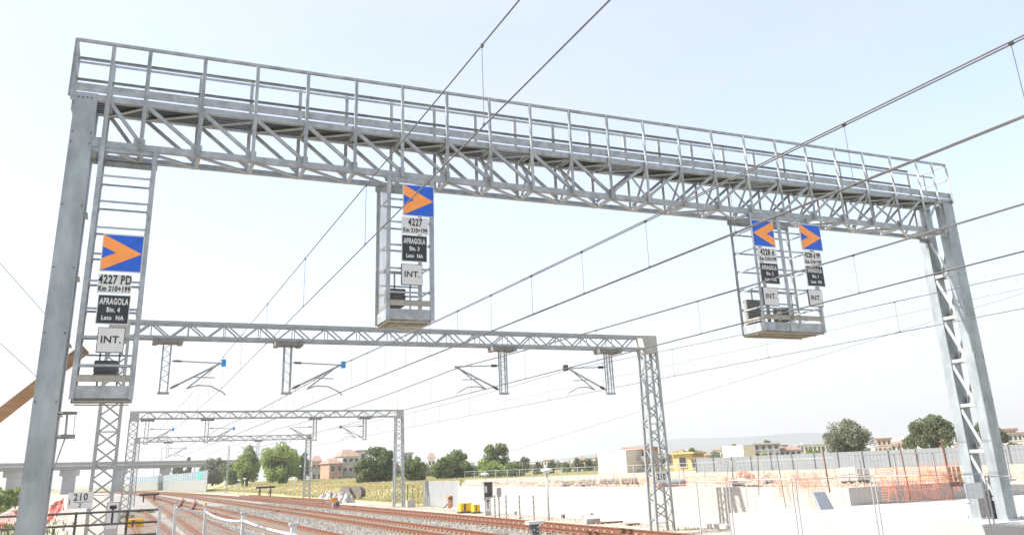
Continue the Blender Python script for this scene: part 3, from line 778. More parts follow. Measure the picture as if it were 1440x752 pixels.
tree(722, 20, 648, 195, 'mid', 'low bushy tree right of the round topped one', group=G1, cb=.02)
tree(737, 10, 640, 260, 'grey', 'slim tree before the distant houses', group=G1)
for i, (px, pw, yt) in enumerate(((664, 12, 655), (757, 9, 648), (776, 7, 645), (796, 7, 647), (812, 7, 640), (826, 9, 641), (838, 8, 645), (600, 14, 655), (560, 12, 660))):
    tree(px, pw, yt, 205+i*8, ('mid', 'grey', 'dark')[i % 3], ['small bush like tree in the hedge right of the taller pair', 'small tree left of the row before the cream building', 'tiny rounded tree, second in the row before the cream building', 'tiny rounded tree, third in the row before the cream building', 'leafy tree in the middle of the row before the cream building', 'leafy tree near the cream building', 'tree touching the left end of the cream building', 'low bush in the straw grass right of the second portal leg', 'low bush at the foot of the large dark tree'][i], group='small trees in the hedge line', cb=.05)
TZ = 1.5
tree(1195, 33, 590, 150, 'grey', 'large grey green pine standing alone left of the orange house', base=TZ, cb=.1, name='pine_tree', squash=1.1)
tree(1318, 44, 584, 150, 'pine', 'broad umbrella pine just left of the right gantry column', base=TZ, form='umb', cb=.38, name='umbrella_pine')
tree(1392, 30, 593, 158, 'pine', 'umbrella pine partly hidden behind the right gantry column', base=TZ, form='umb', cb=.5, name='umbrella_pine')
tree(978, 12, 629, 260, 'mid', 'tree right of the nearest portal leg above the yellow house', base=TZ)
tree(1035, 11, 624, 260, 'mid', 'tree left of the grey and cream house', base=TZ)
tree(1080, 8, 614, 290, 'mid', 'tree rising behind the roof of the grey house', base=TZ)
tree(957, 9, 633, 255, 'mid', 'small tree behind the flat roofed yellow house', base=TZ)
for i, (px, pw, yt, k) in enumerate(((1075, 9, 636, 'light'), (1060, 7, 640, 'light'), (1145, 13, 631, 'light'), (1112, 8, 638, 'mid'), (1250, 12, 634, 'light'), (1272, 8, 636, 'mid'), (1427, 12, 621, 'dark'), (1440, 14, 624, 'dark'), (1412, 8, 628, 'dark'), (1230, 9, 638, 'mid'), (925, 9, 640, 'mid'))):
    tree(px, pw, yt, 170+i*3, k, ['light green bush in front of the grey house', 'small bush at the corner of the grey and cream house', 'pale green bush left of the lone grey pine', 'shrub between the grey house and the lone pine', 'light bush below the orange house', 'shrub left of the broad umbrella pine', 'dark hedge bush below the white villa at right', 'dark hedge bush at the right edge', 'dark bush touching the right gantry column', 'shrub right of the lone grey pine', 'leafy bush seen behind the nearest portal leg'][i], base=TZ, cb=.02, form='bush', name='shrub', cat='bush', group='bushes behind the grey fence')
# ------------------------------------------------------------------ buildings
def house(px0, px1, ytop, D, mw, label, dep=10, roof=None, rows=0, cols=0, base=0., side=None, turn=0., group=None, flat=True, balc=False, name='house', simple=False, mside=None):
    pc = (px0+px1)/2; c = ond(pc, hor(pc), D); dpt = (c-CAM).dot(Fw); W = (px1-px0)/(FPX/dpt)/math.cos(turn)*(1 if abs(turn) < .5 else .95); top = ond(pc, ytop, D).z
    az = math.atan2(c.x, c.y)
    t = thing(name, (c.x, c.y, base), label, 'house' if name == 'house' else 'building', group)
    b = MB(); H = top-base; b.box(-W/2, W/2, 0, dep, 0, H); bo = b
    Mx = Matrix.Translation((c.x, c.y, base)) @ Matrix.Rotation(-az+turn, 4, 'Z')
    parts = [(b, mw, 'wall')]
    if roof:
        r = MB()
        if flat: r.box(-W/2-.4, W/2+.4, -.4, dep+.4, H+.01, H+.35)
        else:
            h2 = min(2.2, H*.25); n0 = 0
            r.v = [(-W/2-.5, -.6, H+.01), (W/2+.5, -.6, H+.01), (W/2+.5, dep+.6, H+.01), (-W/2-.5, dep+.6, H+.01), (-W/4, dep/2, H+h2), (W/4, dep/2, H+h2)]
            r.f = [(0, 1, 5, 4), (1, 2, 5), (2, 3, 4, 5), (3, 0, 4), (0, 3, 2, 1)]
        parts.append((r, roof, 'roof'))
    fh = H/max(1, rows)
    for i in range(rows):
        for j in range(cols):
            x = -W/2+W*(j+.5)/cols; z = fh*(i+.5); q = MB(); ww = min(.65, W/cols*.3); hh = min(.8, fh*.28)
            q.box(x-ww, x+ww, -.06, -.005, z-hh, z+hh)
            parts.append((q, GLASS, 'window'))
            if not simple:
                q2 = MB(); q2.box(x-ww-.1, x+ww+.1, -.16, -.062, z-hh-.14, z-hh-.02).box(x-ww-.08, x-ww, -.1, -.0055, z-hh, z+hh).box(x+ww, x+ww+.08, -.1, -.0055, z-hh, z+hh); parts.append((q2, WREND, 'window_surround'))
        if balc:
            q = MB(); q.box(-W/2+.3, W/2-.3, -1.3, -.17, fh*i+fh*.98, fh*i+fh*1.03); parts.append((q, WREND, 'balcony'))
            q = MB(); q.box(-W/2+.3, W/2-.3, -1.3, -1.22, fh*i+fh*.12-.1, fh*i+fh*.42); parts.append((q, GREND if mside is None else mside, 'balcony_front'))
    for q, m2, nm in parts:
        q.v = [tuple(Mx @ Vector(v3)) for v3 in q.v]; q.build(nm, m2, t)
    return t
house(481, 505, 641, 300, WREND, 'white three storey villa with balconies beside the large dark tree', 9, TILE, 3, 3, flat=False, balc=True, turn=.3)
house(503, 517, 634, 304, WREND, 'taller white stair tower at the right of the villa', 8, TILE, 3, 1, turn=.3)
house(463, 482, 651, 295, BRICK, 'unfinished brick house left of the white villa', 10, TILE, 2, 2, flat=False, turn=.3)
house(438, 460, 657, 320, GREND, 'low grey house right of the small portal leg', 9, TILE, 1, 3)
house(438, 451, 648, 345, PEACH, 'pinkish house behind the low grey house', 8, TILE, 2, 2, flat=False)
house(566, 580, 637, 330, GREND, 'grey flat topped block right of the second portal leg', 8, CONC2, 3, 2)
house(602, 612, 643, 420, WREND, 'small white house above the hedge', 8, TILE, 2, 2, flat=False)
house(840, 882, 633, 150, CREAM, 'large windowless cream building left of the nearest portal leg', 4, None, 0, 0, base=TZ-.2, turn=-.75)
house(881, 916, 631, 151, PEACH, 'pinkish brown apartment block with balconies beside the nearest portal leg', 10, BRICK, 2, 2, base=TZ-.2, balc=True, turn=-.2)
house(947, 974, 638, 170, YREND, 'yellow flat roofed house behind the yard', 8, YREND, 1, 1, base=TZ, turn=-.3)
house(972, 995, 645, 168, YREND, 'low yellow wing of the flat roofed yellow house', 8, TILE, 1, 3, base=TZ, turn=-.3)
house(1047, 1064, 625, 250, CREAM, 'cream end of the block in the middle of the skyline', 12, None, 0, 0, base=TZ, turn=.5)
house(1063, 1098, 624, 254, GREND, 'grey block with dark windows beside the cream end', 10, CONC2, 3, 4, base=TZ)
house(1098, 1128, 632, 262, WREND, 'pale house with a tiled roof right of the grey block', 9, TILE, 2, 4, base=TZ, flat=False)
house(1128, 1168, 625, 300, WREND, 'long white building left of the lone grey pine', 9, GREND, 2, 7, base=TZ)
house(1237, 1256, 617, 260, PEACH, 'orange flat roofed house between the two big pines', 9, TILE, 3, 3, base=TZ)
house(1256, 1284, 624, 300, WREND, 'pale house right of the orange house', 9, TILE, 2, 4, base=TZ, flat=False)
house(1412, 1446, 610, 200, WREND, 'white villa with many windows at the right edge', 10, TILE, 3, 6, base=TZ)
house(1420, 1434, 604, 204, WREND, 'raised roof storey of the white villa at the right edge', 7, TILE, 4, 3, base=TZ)
rr = random.Random(5); tk = 0
NS = ['white', 'cream', 'pinkish', 'grey', 'peach']
spots = []
for row in range(2):
    px = 545
    while px < 1440:
        wpx = rr.uniform(6, 15); spots.append((px, wpx)); px += wpx*rr.uniform(.8, 1.25)
for i, (px, wpx) in enumerate(spots):
    k = rr.choice([0, 0, 0, 1, 2, 3, 4]); mm = (WREND, CREAM, PEACH, GREND, BRICK)[k]
    if 480 < px < 520: continue
    yt = hor(px)-rr.uniform(6, 14)-(rr.uniform(4, 9) if px > 850 else 0)
    house(px, px+wpx, yt, rr.uniform(480, 720), mm, 'pale low house in the distant town on the skyline', 10, rr.choice([TILE, TILE, GREND, WREND]), 2, max(1, int(wpx/4)), base=TZ, flat=rr.random() < .45, group='distant town houses', simple=True, turn=rr.uniform(-.4, .4))
for i in range(56):
    px = rr.uniform(545, 1440)
    tree(px, rr.uniform(5, 11), hor(px)-rr.uniform(5, 12)-(6 if px > 850 else 0), rr.uniform(430, 600), rr.choice(['mid', 'grey', 'dark']), 'small hazy tree among the distant town houses', base=TZ, cb=.02, name='distant_tree', group='distant trees among the town houses', n=500)

# ------------------------------------------------------------------ fences and site things
def mesh_panel(t, p, q, z0, z1, sx=.1, sz=.2, r=.003, frame=.02, m=None, gy=0):
    p = Vector(p); q = Vector(q); L = (q-p).length; d = (q-p)/L; m = m or GALVL
    f = MB()
    for e in (p, q): f.tube([(e.x, e.y, z0), (e.x, e.y, z1)], frame, 8)
    for z in (z0+.1, z1-.02): f.tube([(p.x, p.y, z), (q.x, q.y, z)], frame*.8, 6)
    f.build('frame', m, t)
    w2 = MB(); k = 1
    while k*sx < L: c = p+d*(k*sx); w2.bar((c.x, c.y, z0+.1), (c.x, c.y, z1-.02), r); k += 1
    z = z0+.1+sz
    while z < z1-.05: w2.bar((p.x, p.y, z), (q.x, q.y, z), r*1.2); z += sz
    w2.build('wire_mesh', m, t)
t = thing('wall_railing', (WX+.2, 45, WT), 'pale metal mesh railing standing on top of the retaining wall', 'railing')
y = 25.6
while y < 63.5:
    mesh_panel(t, (WX+.17, y, 0), (WX+.17, y+1.96, 0), WT, WT+1.05, .25, .26, .004, .014, MESHW); y += 2.0
t = thing('wall_railing', (30, 25.1, WT), 'pale mesh railing on the yard edge above the concrete slab', 'railing')
x = WX+.6
while x < 44: mesh_panel(t, (x, 25.05, 0), (x+1.96, 25.05, 0), WT, WT+1.1, .2, .26, .005, .02, MESHW); x += 2.0
# sheet metal fences
def sheetfence(p, q, z0, z1, label, m=GFENCE, pitch=.3, name='sheet_fence', amp=.035):
    t = thing(name, ((p[0]+q[0])/2, (p[1]+q[1])/2, z0), label, 'fence'); p = Vector((*p, 0)); q = Vector((*q, 0)); L = (q-p).length; d = (q-p)/L; nn = Vector((-d.y, d.x, 0))
    m1 = MB(); n = int(L/pitch)
    for i in range(n*4+1):
        c = p+d*(i*pitch/4)+nn*(amp if i % 4 in (1, 2) else 0); m1.v += [(c.x, c.y, z0), (c.x, c.y, z1)]
    m1.f = [(2*i, 2*i+2, 2*i+3, 2*i+1) for i in range(n*4)]
    m1.build('sheeting', m, t)
    for i in range(int(L/3)+1): c = p+d*(i*3)-nn*.06; MB().box(c.x-.04, c.x+.04, c.y-.04, c.y+.04, z0-.1, z1+.03).build('post', GFENCE, t)
sheetfence((66.5, 94), (73.5, 50), WT-.05, 3.2, 'long grey corrugated metal fence closing the far side of the yard', pitch=.42)
sheetfence((24.25, 64.8), (25.0, 76), .0, 2.0, 'grey metal fence in the straw grass left of the retaining wall', mat('light grey sheet', (.30, .31, .31), .6, .1, 1, .1), pitch=.3)
t = thing('grid_fence', (70, 38, WT), 'pale green grid fence right of the right gantry column', 'fence')
for i in range(8): mesh_panel(t, (62+i*2.0, 46-i*1.5, 0), (63.9+i*2.0, 44.6-i*1.5, 0), WT, WT+1.6, .12, .3, .012, .03, mat('pale green wire', (.42, .48, .42), .6, 0, 3, .1))
# temporary mesh fence in front of the slab
TF = [onz(977, 676, 2.15), onz(1022, 674, 2.17), onz(1115, 672, 2.17), onz(1226, 668, 2.17), onz(1382, 668, 2.12), onz(1520, 668, 2.1)]
for i in range(len(TF)-1):
    a, c = TF[i], TF[i+1]; 
    t = thing('mesh_fence_panel', ((a.x+c.x)/2, (a.y+c.y)/2, .1), ['wire fence panel left of the gantry, narrowest of the row', 'wire fence panel, second of the row, before the concrete slab', 'wire fence panel directly in front of the dark rusty rods', 'wide wire fence panel just left of the right gantry foot', 'wire fence panel in front of the right gantry foot, at the right edge'][i], 'fence panel', 'wire fence panels in front of the slab')
    d = (c-a).normalized()*.05
    mesh_panel(t, a+d, c-d, .05, a.z, .12, .24, .003, .017, MESHW)
    MB().box(a.x-.28, a.x+.28, a.y-.11, a.y+.11, -.01, .12).build('foot_block', CONC2, t)
# dark rail barrier in front of the portal
t = thing('rail_barrier', (-1, 22, 0), 'dark steel barrier of horizontal rails in front of the 210 over 2 plate', 'barrier')
a, c = ony(-60, 725, 22), ony(224, 706.5, 22)
for k in range(7):
    MB().tube([(a.x, 22, 2.05-k*.25), (c.x, 22, 2.05-k*.25)], .024, 8).build('rail', DARKST, t)
for x in (a.x+.4, ony(108, 715, 22).x, ony(180, 715, 22).x):
    MB().box(x-.025, x+.025, 22.03, 22.07, 0, 2.08).build('post', DARKST, t)
# white post fence running to the right
WP = [onz(226, 705, 2.1), onz(246, 704, 2.05), onz(290, 712, 2.0), onz(343, 722, 2.0), onz(413, 738, 2.0), onz(500, 757, 2.0)]
WP[0] = Vector((ony(226, 705, 22).x, 22, 2.1)); WP[1] = ony(248, 706, 24)
for i, a in enumerate(WP):
    t = thing('fence_post', (a.x, a.y, 0), ['white post at the right end of the dark rail barrier', 'white post, second from the dark rail barrier', 'white square post standing at the orange tipped rail', 'white post, next right from the orange tipped rail', 'white capped post on the near ballast', 'white post at the bottom edge of the photo'][i], 'post', 'white fence posts along the near track')
    MB().box(a.x-.035, a.x+.035, a.y-.035, a.y+.035, -.02, a.z).build('shaft', PLASTW, t)
    MB().box(a.x-.06, a.x+.06, a.y-.06, a.y+.06, a.z+.001, a.z+.03).build('cap', GALVL, t)
t = thing('white_rope_rail', WP[3], 'thick white plastic tube sagging between the white fence posts', 'rail')
for i in range(1, len(WP)-1):
    a, c = WP[i], WP[i+1]; sag = .07 if i == 2 else .02
    MB().tube([a.lerp(c, k/10)+Vector((0, -.06, -.12-sag*4*(k/10)*(1-k/10))) for k in range(11)], .022, 8).build('tube_span', PLASTW, t, True)
for i in range(0, len(WP)-1):
    a, c = WP[i], WP[i+1]
    t = thing('wire_netting', ((a.x+c.x)/2, (a.y+c.y)/2, 0), ['fine white netting beside the dark rail barrier', 'fine white netting left of the orange tipped rail', 'fine white netting below the first sag of the tube', 'fine white netting below the second sag of the tube', 'fine white netting nearest the bottom edge'][i], 'netting', 'white netting between the posts')
    w2 = MB(); d = c-a; L = d.length; n = int(L/.12)
    for k in range(1, n): q = a.lerp(c, k/n); w2.bar((q.x, q.y, .05), (q.x, q.y, q.z-.25), .0035)
    for k in range(1, 14): w2.bar((a.x, a.y, .05+k*.13), (c.x, c.y, .05+k*.13), .0035)
    w2.build('netting', MESHW, t)
# red and orange plastic fencing
def net(p, q, z0, z1, label, m, sp=.07, cat='netting', sag=.12, group=None, r=.009, seed=1, gaps=.0):
    rnd = random.Random(seed); t = thing('plastic_netting', ((p[0]+q[0])/2, (p[1]+q[1])/2, z0), label, cat, group)
    p = Vector((p[0], p[1], 0)); q = Vector((q[0], q[1], 0)); L = (q-p).length; nn = Vector((-(q-p).y, (q-p).x, 0))/L
    nu = max(2, int(L/sp)); nv = max(2, int((z1-z0)/sp)); w2 = MB()
    ph = rnd.random()*6
    def pt(i, j):
        u, v2 = i/nu, j/nv; s2 = 4*((u*3) % 1)*(1-(u*3) % 1)
        return p+(q-p)*(u+.01*math.sin(v2*9+ph))+nn*(.12*math.sin(u*11+ph+v2*3))+Vector((0, 0, z0+(z1-z0)*v2-sag*s2*v2-sag*.6*math.sin(u*7+ph)*(1-v2)))
    for i in range(nu+1):
        for j in range(nv+1):
            if gaps and math.sin(i*.21+ph)+math.sin(j*.4+ph*2)+rnd.uniform(-.5, .5) > 2.-gaps: continue
            if i < nu: w2.bar(pt(i, j), pt(i+1, j), r*.7, r)
            if j < nv: w2.bar(pt(i, j), pt(i, j+1), r*.7, r)
    w2.build('mesh', m, t)
net(onz(-30, 758, 0).xy, onz(27, 735, 0).xy, .05, 1.15, 'red plastic fencing at the left edge, left of the tall column', REDF, .15, group='red plastic fencing', r=.008, gaps=.4)
net(onz(66, 737, 0).xy, onz(89, 716, 0).xy, .05, 1.35, 'red plastic fencing just right of the tall column', REDF, .4, group='red plastic fencing', r=.022, gaps=.3, sag=.02)
def wallnet(x0, x1, yt, yb, Y, label, seed, gaps=.8, sp=.085):
    a, c = ony(x0, yb, Y), ony(x1, yb, Y); zt = ony((x0+x1)/2, yt, Y).z; net((a.x, Y), (c.x, Y), min(a.z, c.z), zt, label, REDNET, sp, group='orange nets at the yard edge', seed=seed, gaps=gaps+.35, r=.009)
wallnet(1092, 1112, 652, 705, 24.6, 'torn orange net hanging from the leaning rod left of the grey board', 3)
wallnet(1112, 1160, 662, 688, 24.7, 'orange net strip between two leaning rods', 4, .3)
wallnet(1139, 1152, 672, 712, 24.4, 'narrow torn orange net hanging down beside the grey board', 5)
wallnet(1238, 1300, 652, 686, 24.7, 'orange net left of the brown pallet stack', 6, .1)
wallnet(1246, 1262, 650, 702, 24.45, 'orange net hanging low on the wall right of the white crates', 8, .5)
wallnet(1300, 1352, 648, 686, 24.7, 'large orange net before the brown pallet stack', 7, .05)
wallnet(1270, 1345, 680, 700, 24.5, 'faint orange net along the wall foot', 9, .6)
def rod(x0, y0, x1, y1, Y, label, m=RUST, r=.022):
    a, c = ony(x0, y0, Y), ony(x1, y1, Y-.1); MB_ = MB().tube([a, c], r, 8); o = MB_.build('steel_rod', m); tag(o, label, 'rod', 'rods at the yard edge')
rod(1092, 638, 1105, 713, 24.3, 'rusty leaning rod, leftmost of the row', BOXD, .014)
rod(1156, 628, 1167, 692, 24.3, 'rusty rod with its foot at the grey board', RUST, .026)
rod(1264, 622, 1281, 702, 24.3, 'reddish rod left of the brown pallet stack', RUST, .022)
rod(1323, 616, 1341, 700, 24.3, 'rusty rod nearest the right gantry column', RUST, .026)
rod(1044, 640, 1052, 716, 24.5, 'thin grey rod standing above the orange heap', GALV, .014)
p = ony(1163, 711, 23.8); b = MB(); b.prism([(p.x-.28, 23.8, 1.0), (p.x+.30, 23.8, 1.0), (p.x+.14, 23.95, 1.55), (p.x-.36, 23.95, 1.55)], (0, .12, 0))
tag(b.build('grey_board', mat('blue grey panel', (.36, .39, .43), .6, 0, 4, .08)), 'blue grey board leaning at the foot of the rusty rod', 'board')
# site materials on the terrace
def crates(px0, px1, yt, yb, D, label, m, nxx, nz, cat='crates', gap=.04, name='crate_stack', m2=None, dep=1.2):
    dq = ray(px0, hor(px0)); D = max(D, (WX+.7)*math.hypot(dq.x, dq.y)/dq.x)   # behind the wall's edge
    a = ond(px0, yb, D); c = ond(px1, yb, D); z0 = WT-.03; z1 = ond((px0+px1)/2, yt, D).z; d = (c-a); d.z = 0; L = d.length; d.normalize(); nn = Vector((-d.y, d.x, 0))
    t = thing(name, ((a.x+c.x)/2, (a.y+c.y)/2, z0), label, cat)
    rnd = random.Random(int(px0))
    b = MB(); b.prism([Vector((a.x, a.y, z0)), Vector((a.x, a.y, z0))+d*L, Vector((a.x, a.y, z0))+d*L+nn*dep, Vector((a.x, a.y, z0))+nn*dep], (0, 0, .12)); b.build('pallet', DWOOD, t)
    h = (z1-z0-.12)/nz; w2 = L/nxx
    for i in range(nxx):
        for k in range(nz):
            o = Vector((a.x, a.y, z0+.121+k*h))+d*(i*w2+gap/2)+nn*rnd.uniform(0, .08); ww = w2-gap; hh = h*rnd.uniform(.86, .97)
            q = MB().prism([o, o+d*ww, o+d*ww+nn*(dep-.1), o+nn*(dep-.1)], (0, 0, hh)); q.build('crate', (m2 if m2 and (i+k) % 2 else m), t)
    return t
WBAG = mat('white bags', (.55, .53, .50), .8, 0, 3, .08); SACK = mat('sand coloured sacks', (.46, .37, .27), .9, 0, 3, .2); BRN = mat('brown pallets', (.20, .11, .07), .9, 0, 4, .3)
crates(1183, 1206, 656, 681, 40, 'white wrapped crates, two wide, in front of the grey fence', WBAG, 2, 2)
crates(1207, 1226, 658, 680, 41.5, 'shaded side of the white crates, built as a separate grey stack', GREND, 2, 2)  # shade on the crates' viewer side, put in as grey colour
crates(1336, 1356, 655, 685, 34, 'brown pallet stack beside the right gantry column', BRN, 3, 4)
crates(1030, 1048, 672, 684, 42, 'pale slatted crate under the orange heap', WBAG, 2, 2, m2=SACK)
crates(1074, 1086, 674, 683, 43, 'small yellowish crate right of the orange heap', SACK, 2, 1)
for i, (x0, x1, yt, m1, m2, lb) in enumerate(((843, 872, 672, SACK, WBAG, 'row of sacks behind the wall, left of the nearest portal leg'), (874, 898, 671, SACK, PEACH, 'brick coloured stack nearest the nearest portal leg'), (815, 838, 673, SACK, WBAG, 'stack of pale sacks, second left from the portal leg'), (790, 808, 675, WBAG, SACK, 'low stack of white blocks on the yard'), (1285, 1300, 668, SACK, BRN, 'low stack left of the orange net'), (1303, 1330, 664, BRN, SACK, 'wide low stack before the brown pallets'))):
    crates(x0, x1, yt, 683, 52-i, lb, m1, 5, 2, m2=m2, name='sack_stack', cat='sacks')
def heap(px0, px1, yt, D, label, m, cat='heap', name='sand_heap', lump=.25, dep=1.3, base=None):
    if base is None:
        base = WT-.05; dq = ray(px0, hor(px0)); D = max(D, (WX+1.6)*math.hypot(dq.x, dq.y)/dq.x)
    c = ond((px0+px1)/2, hor((px0+px1)/2), D); dpt = (Vector((c.x, c.y, 2.6))-CAM).dot(Fw); rx = (px1-px0)/2/(FPX/dpt); h = ond((px0+px1)/2, yt, D).z-base
    rnd = random.Random(int(px0*3)); az = math.atan2(c.x, c.y); b = MB(); nr, na = 10, 28; ph = [rnd.random()*6 for _ in range(4)]
    for i in range(nr+1):
        for j in range(na):
            a = 2*math.pi*j/na; r = i/nr; k = 1+.15*math.sin(3*a+ph[0])+.1*math.sin(5*a+ph[1])
            x = r*k*rx*math.cos(a); y = r*k*min(rx, dep)*math.sin(a); z = h*(1-r**1.6)*(1+lump*math.sin(7*r+4*a+ph[2])*r)+ (rnd.uniform(-.05, .05)*h*(1 if lump < .3 else 4) if 0 < i < nr else 0)
            b.v.append((c.x+x*math.cos(az)+y*math.sin(az), c.y-x*math.sin(az)+y*math.cos(az), base+max(z, -.02)))
    for i in range(nr):
        for j in range(na): j2 = (j+1) % na; b.f.append((i*na+j, i*na+j2, (i+1)*na+j2, (i+1)*na+j))
    return tag(b.build(name, m), label, cat)
OTARP = mat('orange plastic sheets', (.62, .20, .12), .8, 0, 5, .35, .3, col2=(.66, .45, .34))
heap(1000, 1038, 672, 46, 'flat heap of red orange netting on the yard, left of the pale crate', OTARP, name='netting_heap', lump=.45)
heap(1022, 1062, 663, 50, 'orange heap, highest of the netting heaps', OTARP, name='netting_heap', lump=.45)
heap(1052, 1092, 671, 44, 'wide orange heap right of the pale crate', OTARP, name='netting_heap', lump=.5)
heap(1056, 1090, 662, 58, 'pale sand heap behind the orange heaps', YARD)
heap(1262, 1350, 663, 40, 'orange brown heap behind the orange nets', mat('orange brown heap', (.50, .24, .14), .9, 0, 2, .3), name='netting_heap', lump=.5)
heap(712, 756, 677.5, 50, 'orange netting heap right behind the wall above the grey posts', OTARP, name='netting_heap', lump=.4)
heap(686, 706, 677, 52, 'small orange heap above the signal cabinet', OTARP, name='netting_heap', lump=.4)
heap(748, 800, 675, 62, 'long low heap of pale rubble', YARD, name='rubble_heap', lump=.6)
heap(700, 740, 676, 64, 'low pale rubble heap left of the lamp post', YARD, name='rubble_heap', lump=.6)
heap(1412, 1455, 672, 36, 'rubble heap right of the right gantry column', SACK, name='rubble_heap', lump=.7)
for i in range(5):
    heap(480-8*i, 500-8*i, 694-(i % 2)*2, 98+i*4, ['white rubble mound left of the cable drum', 'second white rubble mound left of the cable drum', 'white rubble mound nearest the dwarf signal', 'small white rubble mound', 'leftmost white rubble mound near the drum'][i], CONC, name='rubble_heap', lump=.7, base=.0, dep=1.5)
a = ond(925, 683, 44); c = ond(965, 681, 44); h = (ond(945, 671, 44)-ond(945, 683, 44)).z/2
t = thing('storage_tank', ((a.x+c.x)/2, (a.y+c.y)/2, WT), 'long rounded grey tank with a red underside beside the nearest portal leg', 'tank')
a.z = c.z = WT+h; d = (c-a).normalized()
MB().tube([a, a+d*.2, c-d*.5, c-d*.15, c], [h*.7, h, h, h*.75, h*.3], 14).build('shell', GREND, t, True)
MB().bar(a+Vector((0, 0, -h+.08)), c+Vector((0, 0, -h+.08)), h*1.4, .14).build('cradle', REDF, t)
# yard clutter: thin rods, rebar mats and rubble
rnd = random.Random(11)
WH = ['left of the tall lamp post', 'above the banded posts', 'left of the nearest portal leg', 'right of the nearest portal leg', 'between the orange heaps', 'beside the grey board', 'behind the white crates', 'beside the orange nets', 'near the right gantry column']
for i, px in enumerate((735, 868, 962, 1021, 1064, 1122, 1176, 1213, 1231, 1291, 1309)):
    Dq = rnd.uniform(30, 46) if px > 1000 else rnd.uniform(46, 60)
    a = ond(px, hor(px)+20, Dq); lean = rnd.uniform(-.25, .25); hh = rnd.uniform(.7, 1.5); k = min(8, int((px-640)/80))
    o = MB().tube([(a.x, a.y, WT-.05), (a.x+lean, a.y+rnd.uniform(-.1, .1), WT+hh)], rnd.choice((.010, .014)), 6).build('steel_rod', rnd.choice((GREND, GREND, GALV, RUST)))
    tag(o, ('short' if hh < 1.1 else 'tall')+' thin yard rod '+('leaning left ' if lean < 0 else 'leaning right ')+WH[k], 'rod', 'thin rods on the yard')
m = MB()
def chip(m, x, y, z, s2):
    n = len(m.v); m.v += [(x+rnd.uniform(.5, 1)*s2*dx, y+rnd.uniform(.5, 1)*s2*dy, z+dz*s2) for dx, dy, dz in ((-1,-.3,0),(.2,-1,0),(1,.2,0),(-.1,1,0),(.2,.1,.9),(-.4,.1,.6))]
    m.f += [(n, n+1, n+4), (n+1, n+2, n+4), (n+2, n+3, n+4), (n+3, n+5, n+4), (n+3, n, n+5), (n, n+4, n+5)]
for i in range(9000):
    y = rnd.uniform(25.6, 64); x = 24.5+abs(rnd.gauss(0, 1))*9
    cl = math.sin(x*.8+1)*math.sin(y*.5)+math.sin(x*.23+y*.31)
    if cl < rnd.uniform(-.6, 1.2): continue
    chip(m, x, y, WT-.03, rnd.uniform(.04, .17))
tag(m.build('rubble', mat('mixed rubble', (.48, .40, .31), .95, 0, .8, .3, 0, col2=(.58, .34, .22), isl=.35)), 'mixed pale and brick coloured rubble spread over the yard', 'rubble', kind='stuff')
m = MB()
for i in range(5000):
    y = 26+rnd.random()**1.5*60; x = rnd.choice((rnd.uniform(19.6, 23.3), rnd.gauss(22.9, .4), rnd.uniform(-6, 1.5))); 
    if 15 < x < 19.9: continue
    chip(m, x, y, -.013, rnd.uniform(.015, .07))
for i in range(500): chip(m, rnd.uniform(19.3, 34), rnd.uniform(16, 25), 1.0, rnd.uniform(.008, .025))
tag(m.build('debris', mat('stone debris', (.34, .30, .25), .95, 0, .8, .2, 0, isl=.4)), 'scattered stone chips on the dusty ground', 'debris', kind='stuff')
# ------------------------------------------------------------------ lineside equipment
def lamp(x, yt, yb, label, z=0):
    b0 = onz(x, yb, z); D = math.hypot(b0.x, b0.y); zt = ond(x, yt, D).z
    t = thing('lamp_post', b0, label, 'lamp post', 'short lamp posts along the tracks')
    MB().tube([b0, (b0.x, b0.y, zt)], [.06, .045], 10).build('pole', GALVL, t, True)
    MB().tube([(b0.x, b0.y, zt-.08), (b0.x, b0.y, zt), (b0.x, b0.y, zt+.1), (b0.x, b0.y, zt+.16)], [.08, .34, .3, .08], 16).build('lamp_shade', PLASTW, t, True)
lamp(772, 662, 731, 'tall lamp post standing before the retaining wall'); lamp(683, 667, 712, 'lamp post behind the grey signal cabinet')
lamp(413, 672, 698, 'lamp post just left of the small portal leg'); lamp(343, 673, 696, 'lamp post below the tallest light green tree', ); lamp(335, 675, 696, 'lamp post furthest left of the pair by the mast')
def mast(x, yt, yb, label, w2=.13):
    b0 = onz(x, yb, 0); D = math.hypot(b0.x, b0.y); zt = ond(x, yt, D).z
    t = thing('mast', b0, label, 'mast', 'single masts beside the far tracks')
    for s2 in (-w2, w2): MB().box(b0.x+s2-.06, b0.x+s2+.06, b0.y-.1, b0.y+.1, 0, zt).build('upright', LATT, t)
    q = MB(); z = .5
    while z < zt-.2: q.box(b0.x-w2+.061, b0.x+w2-.061, b0.y-.08, b0.y+.08, z, z+.08); z += .7
    q.build('battens', LATT, t)
    return b0, zt
mast(318, 626, 693, 'double mast left of the light green trees'); mast(223, 627, 687.5, 'double mast behind the near buffer stop'); mast(214, 640, 686, 'thin far mast at the noise barrier', .08); mast(271, 652, 689.2, 'thin mast rising over the noise barrier', .08)
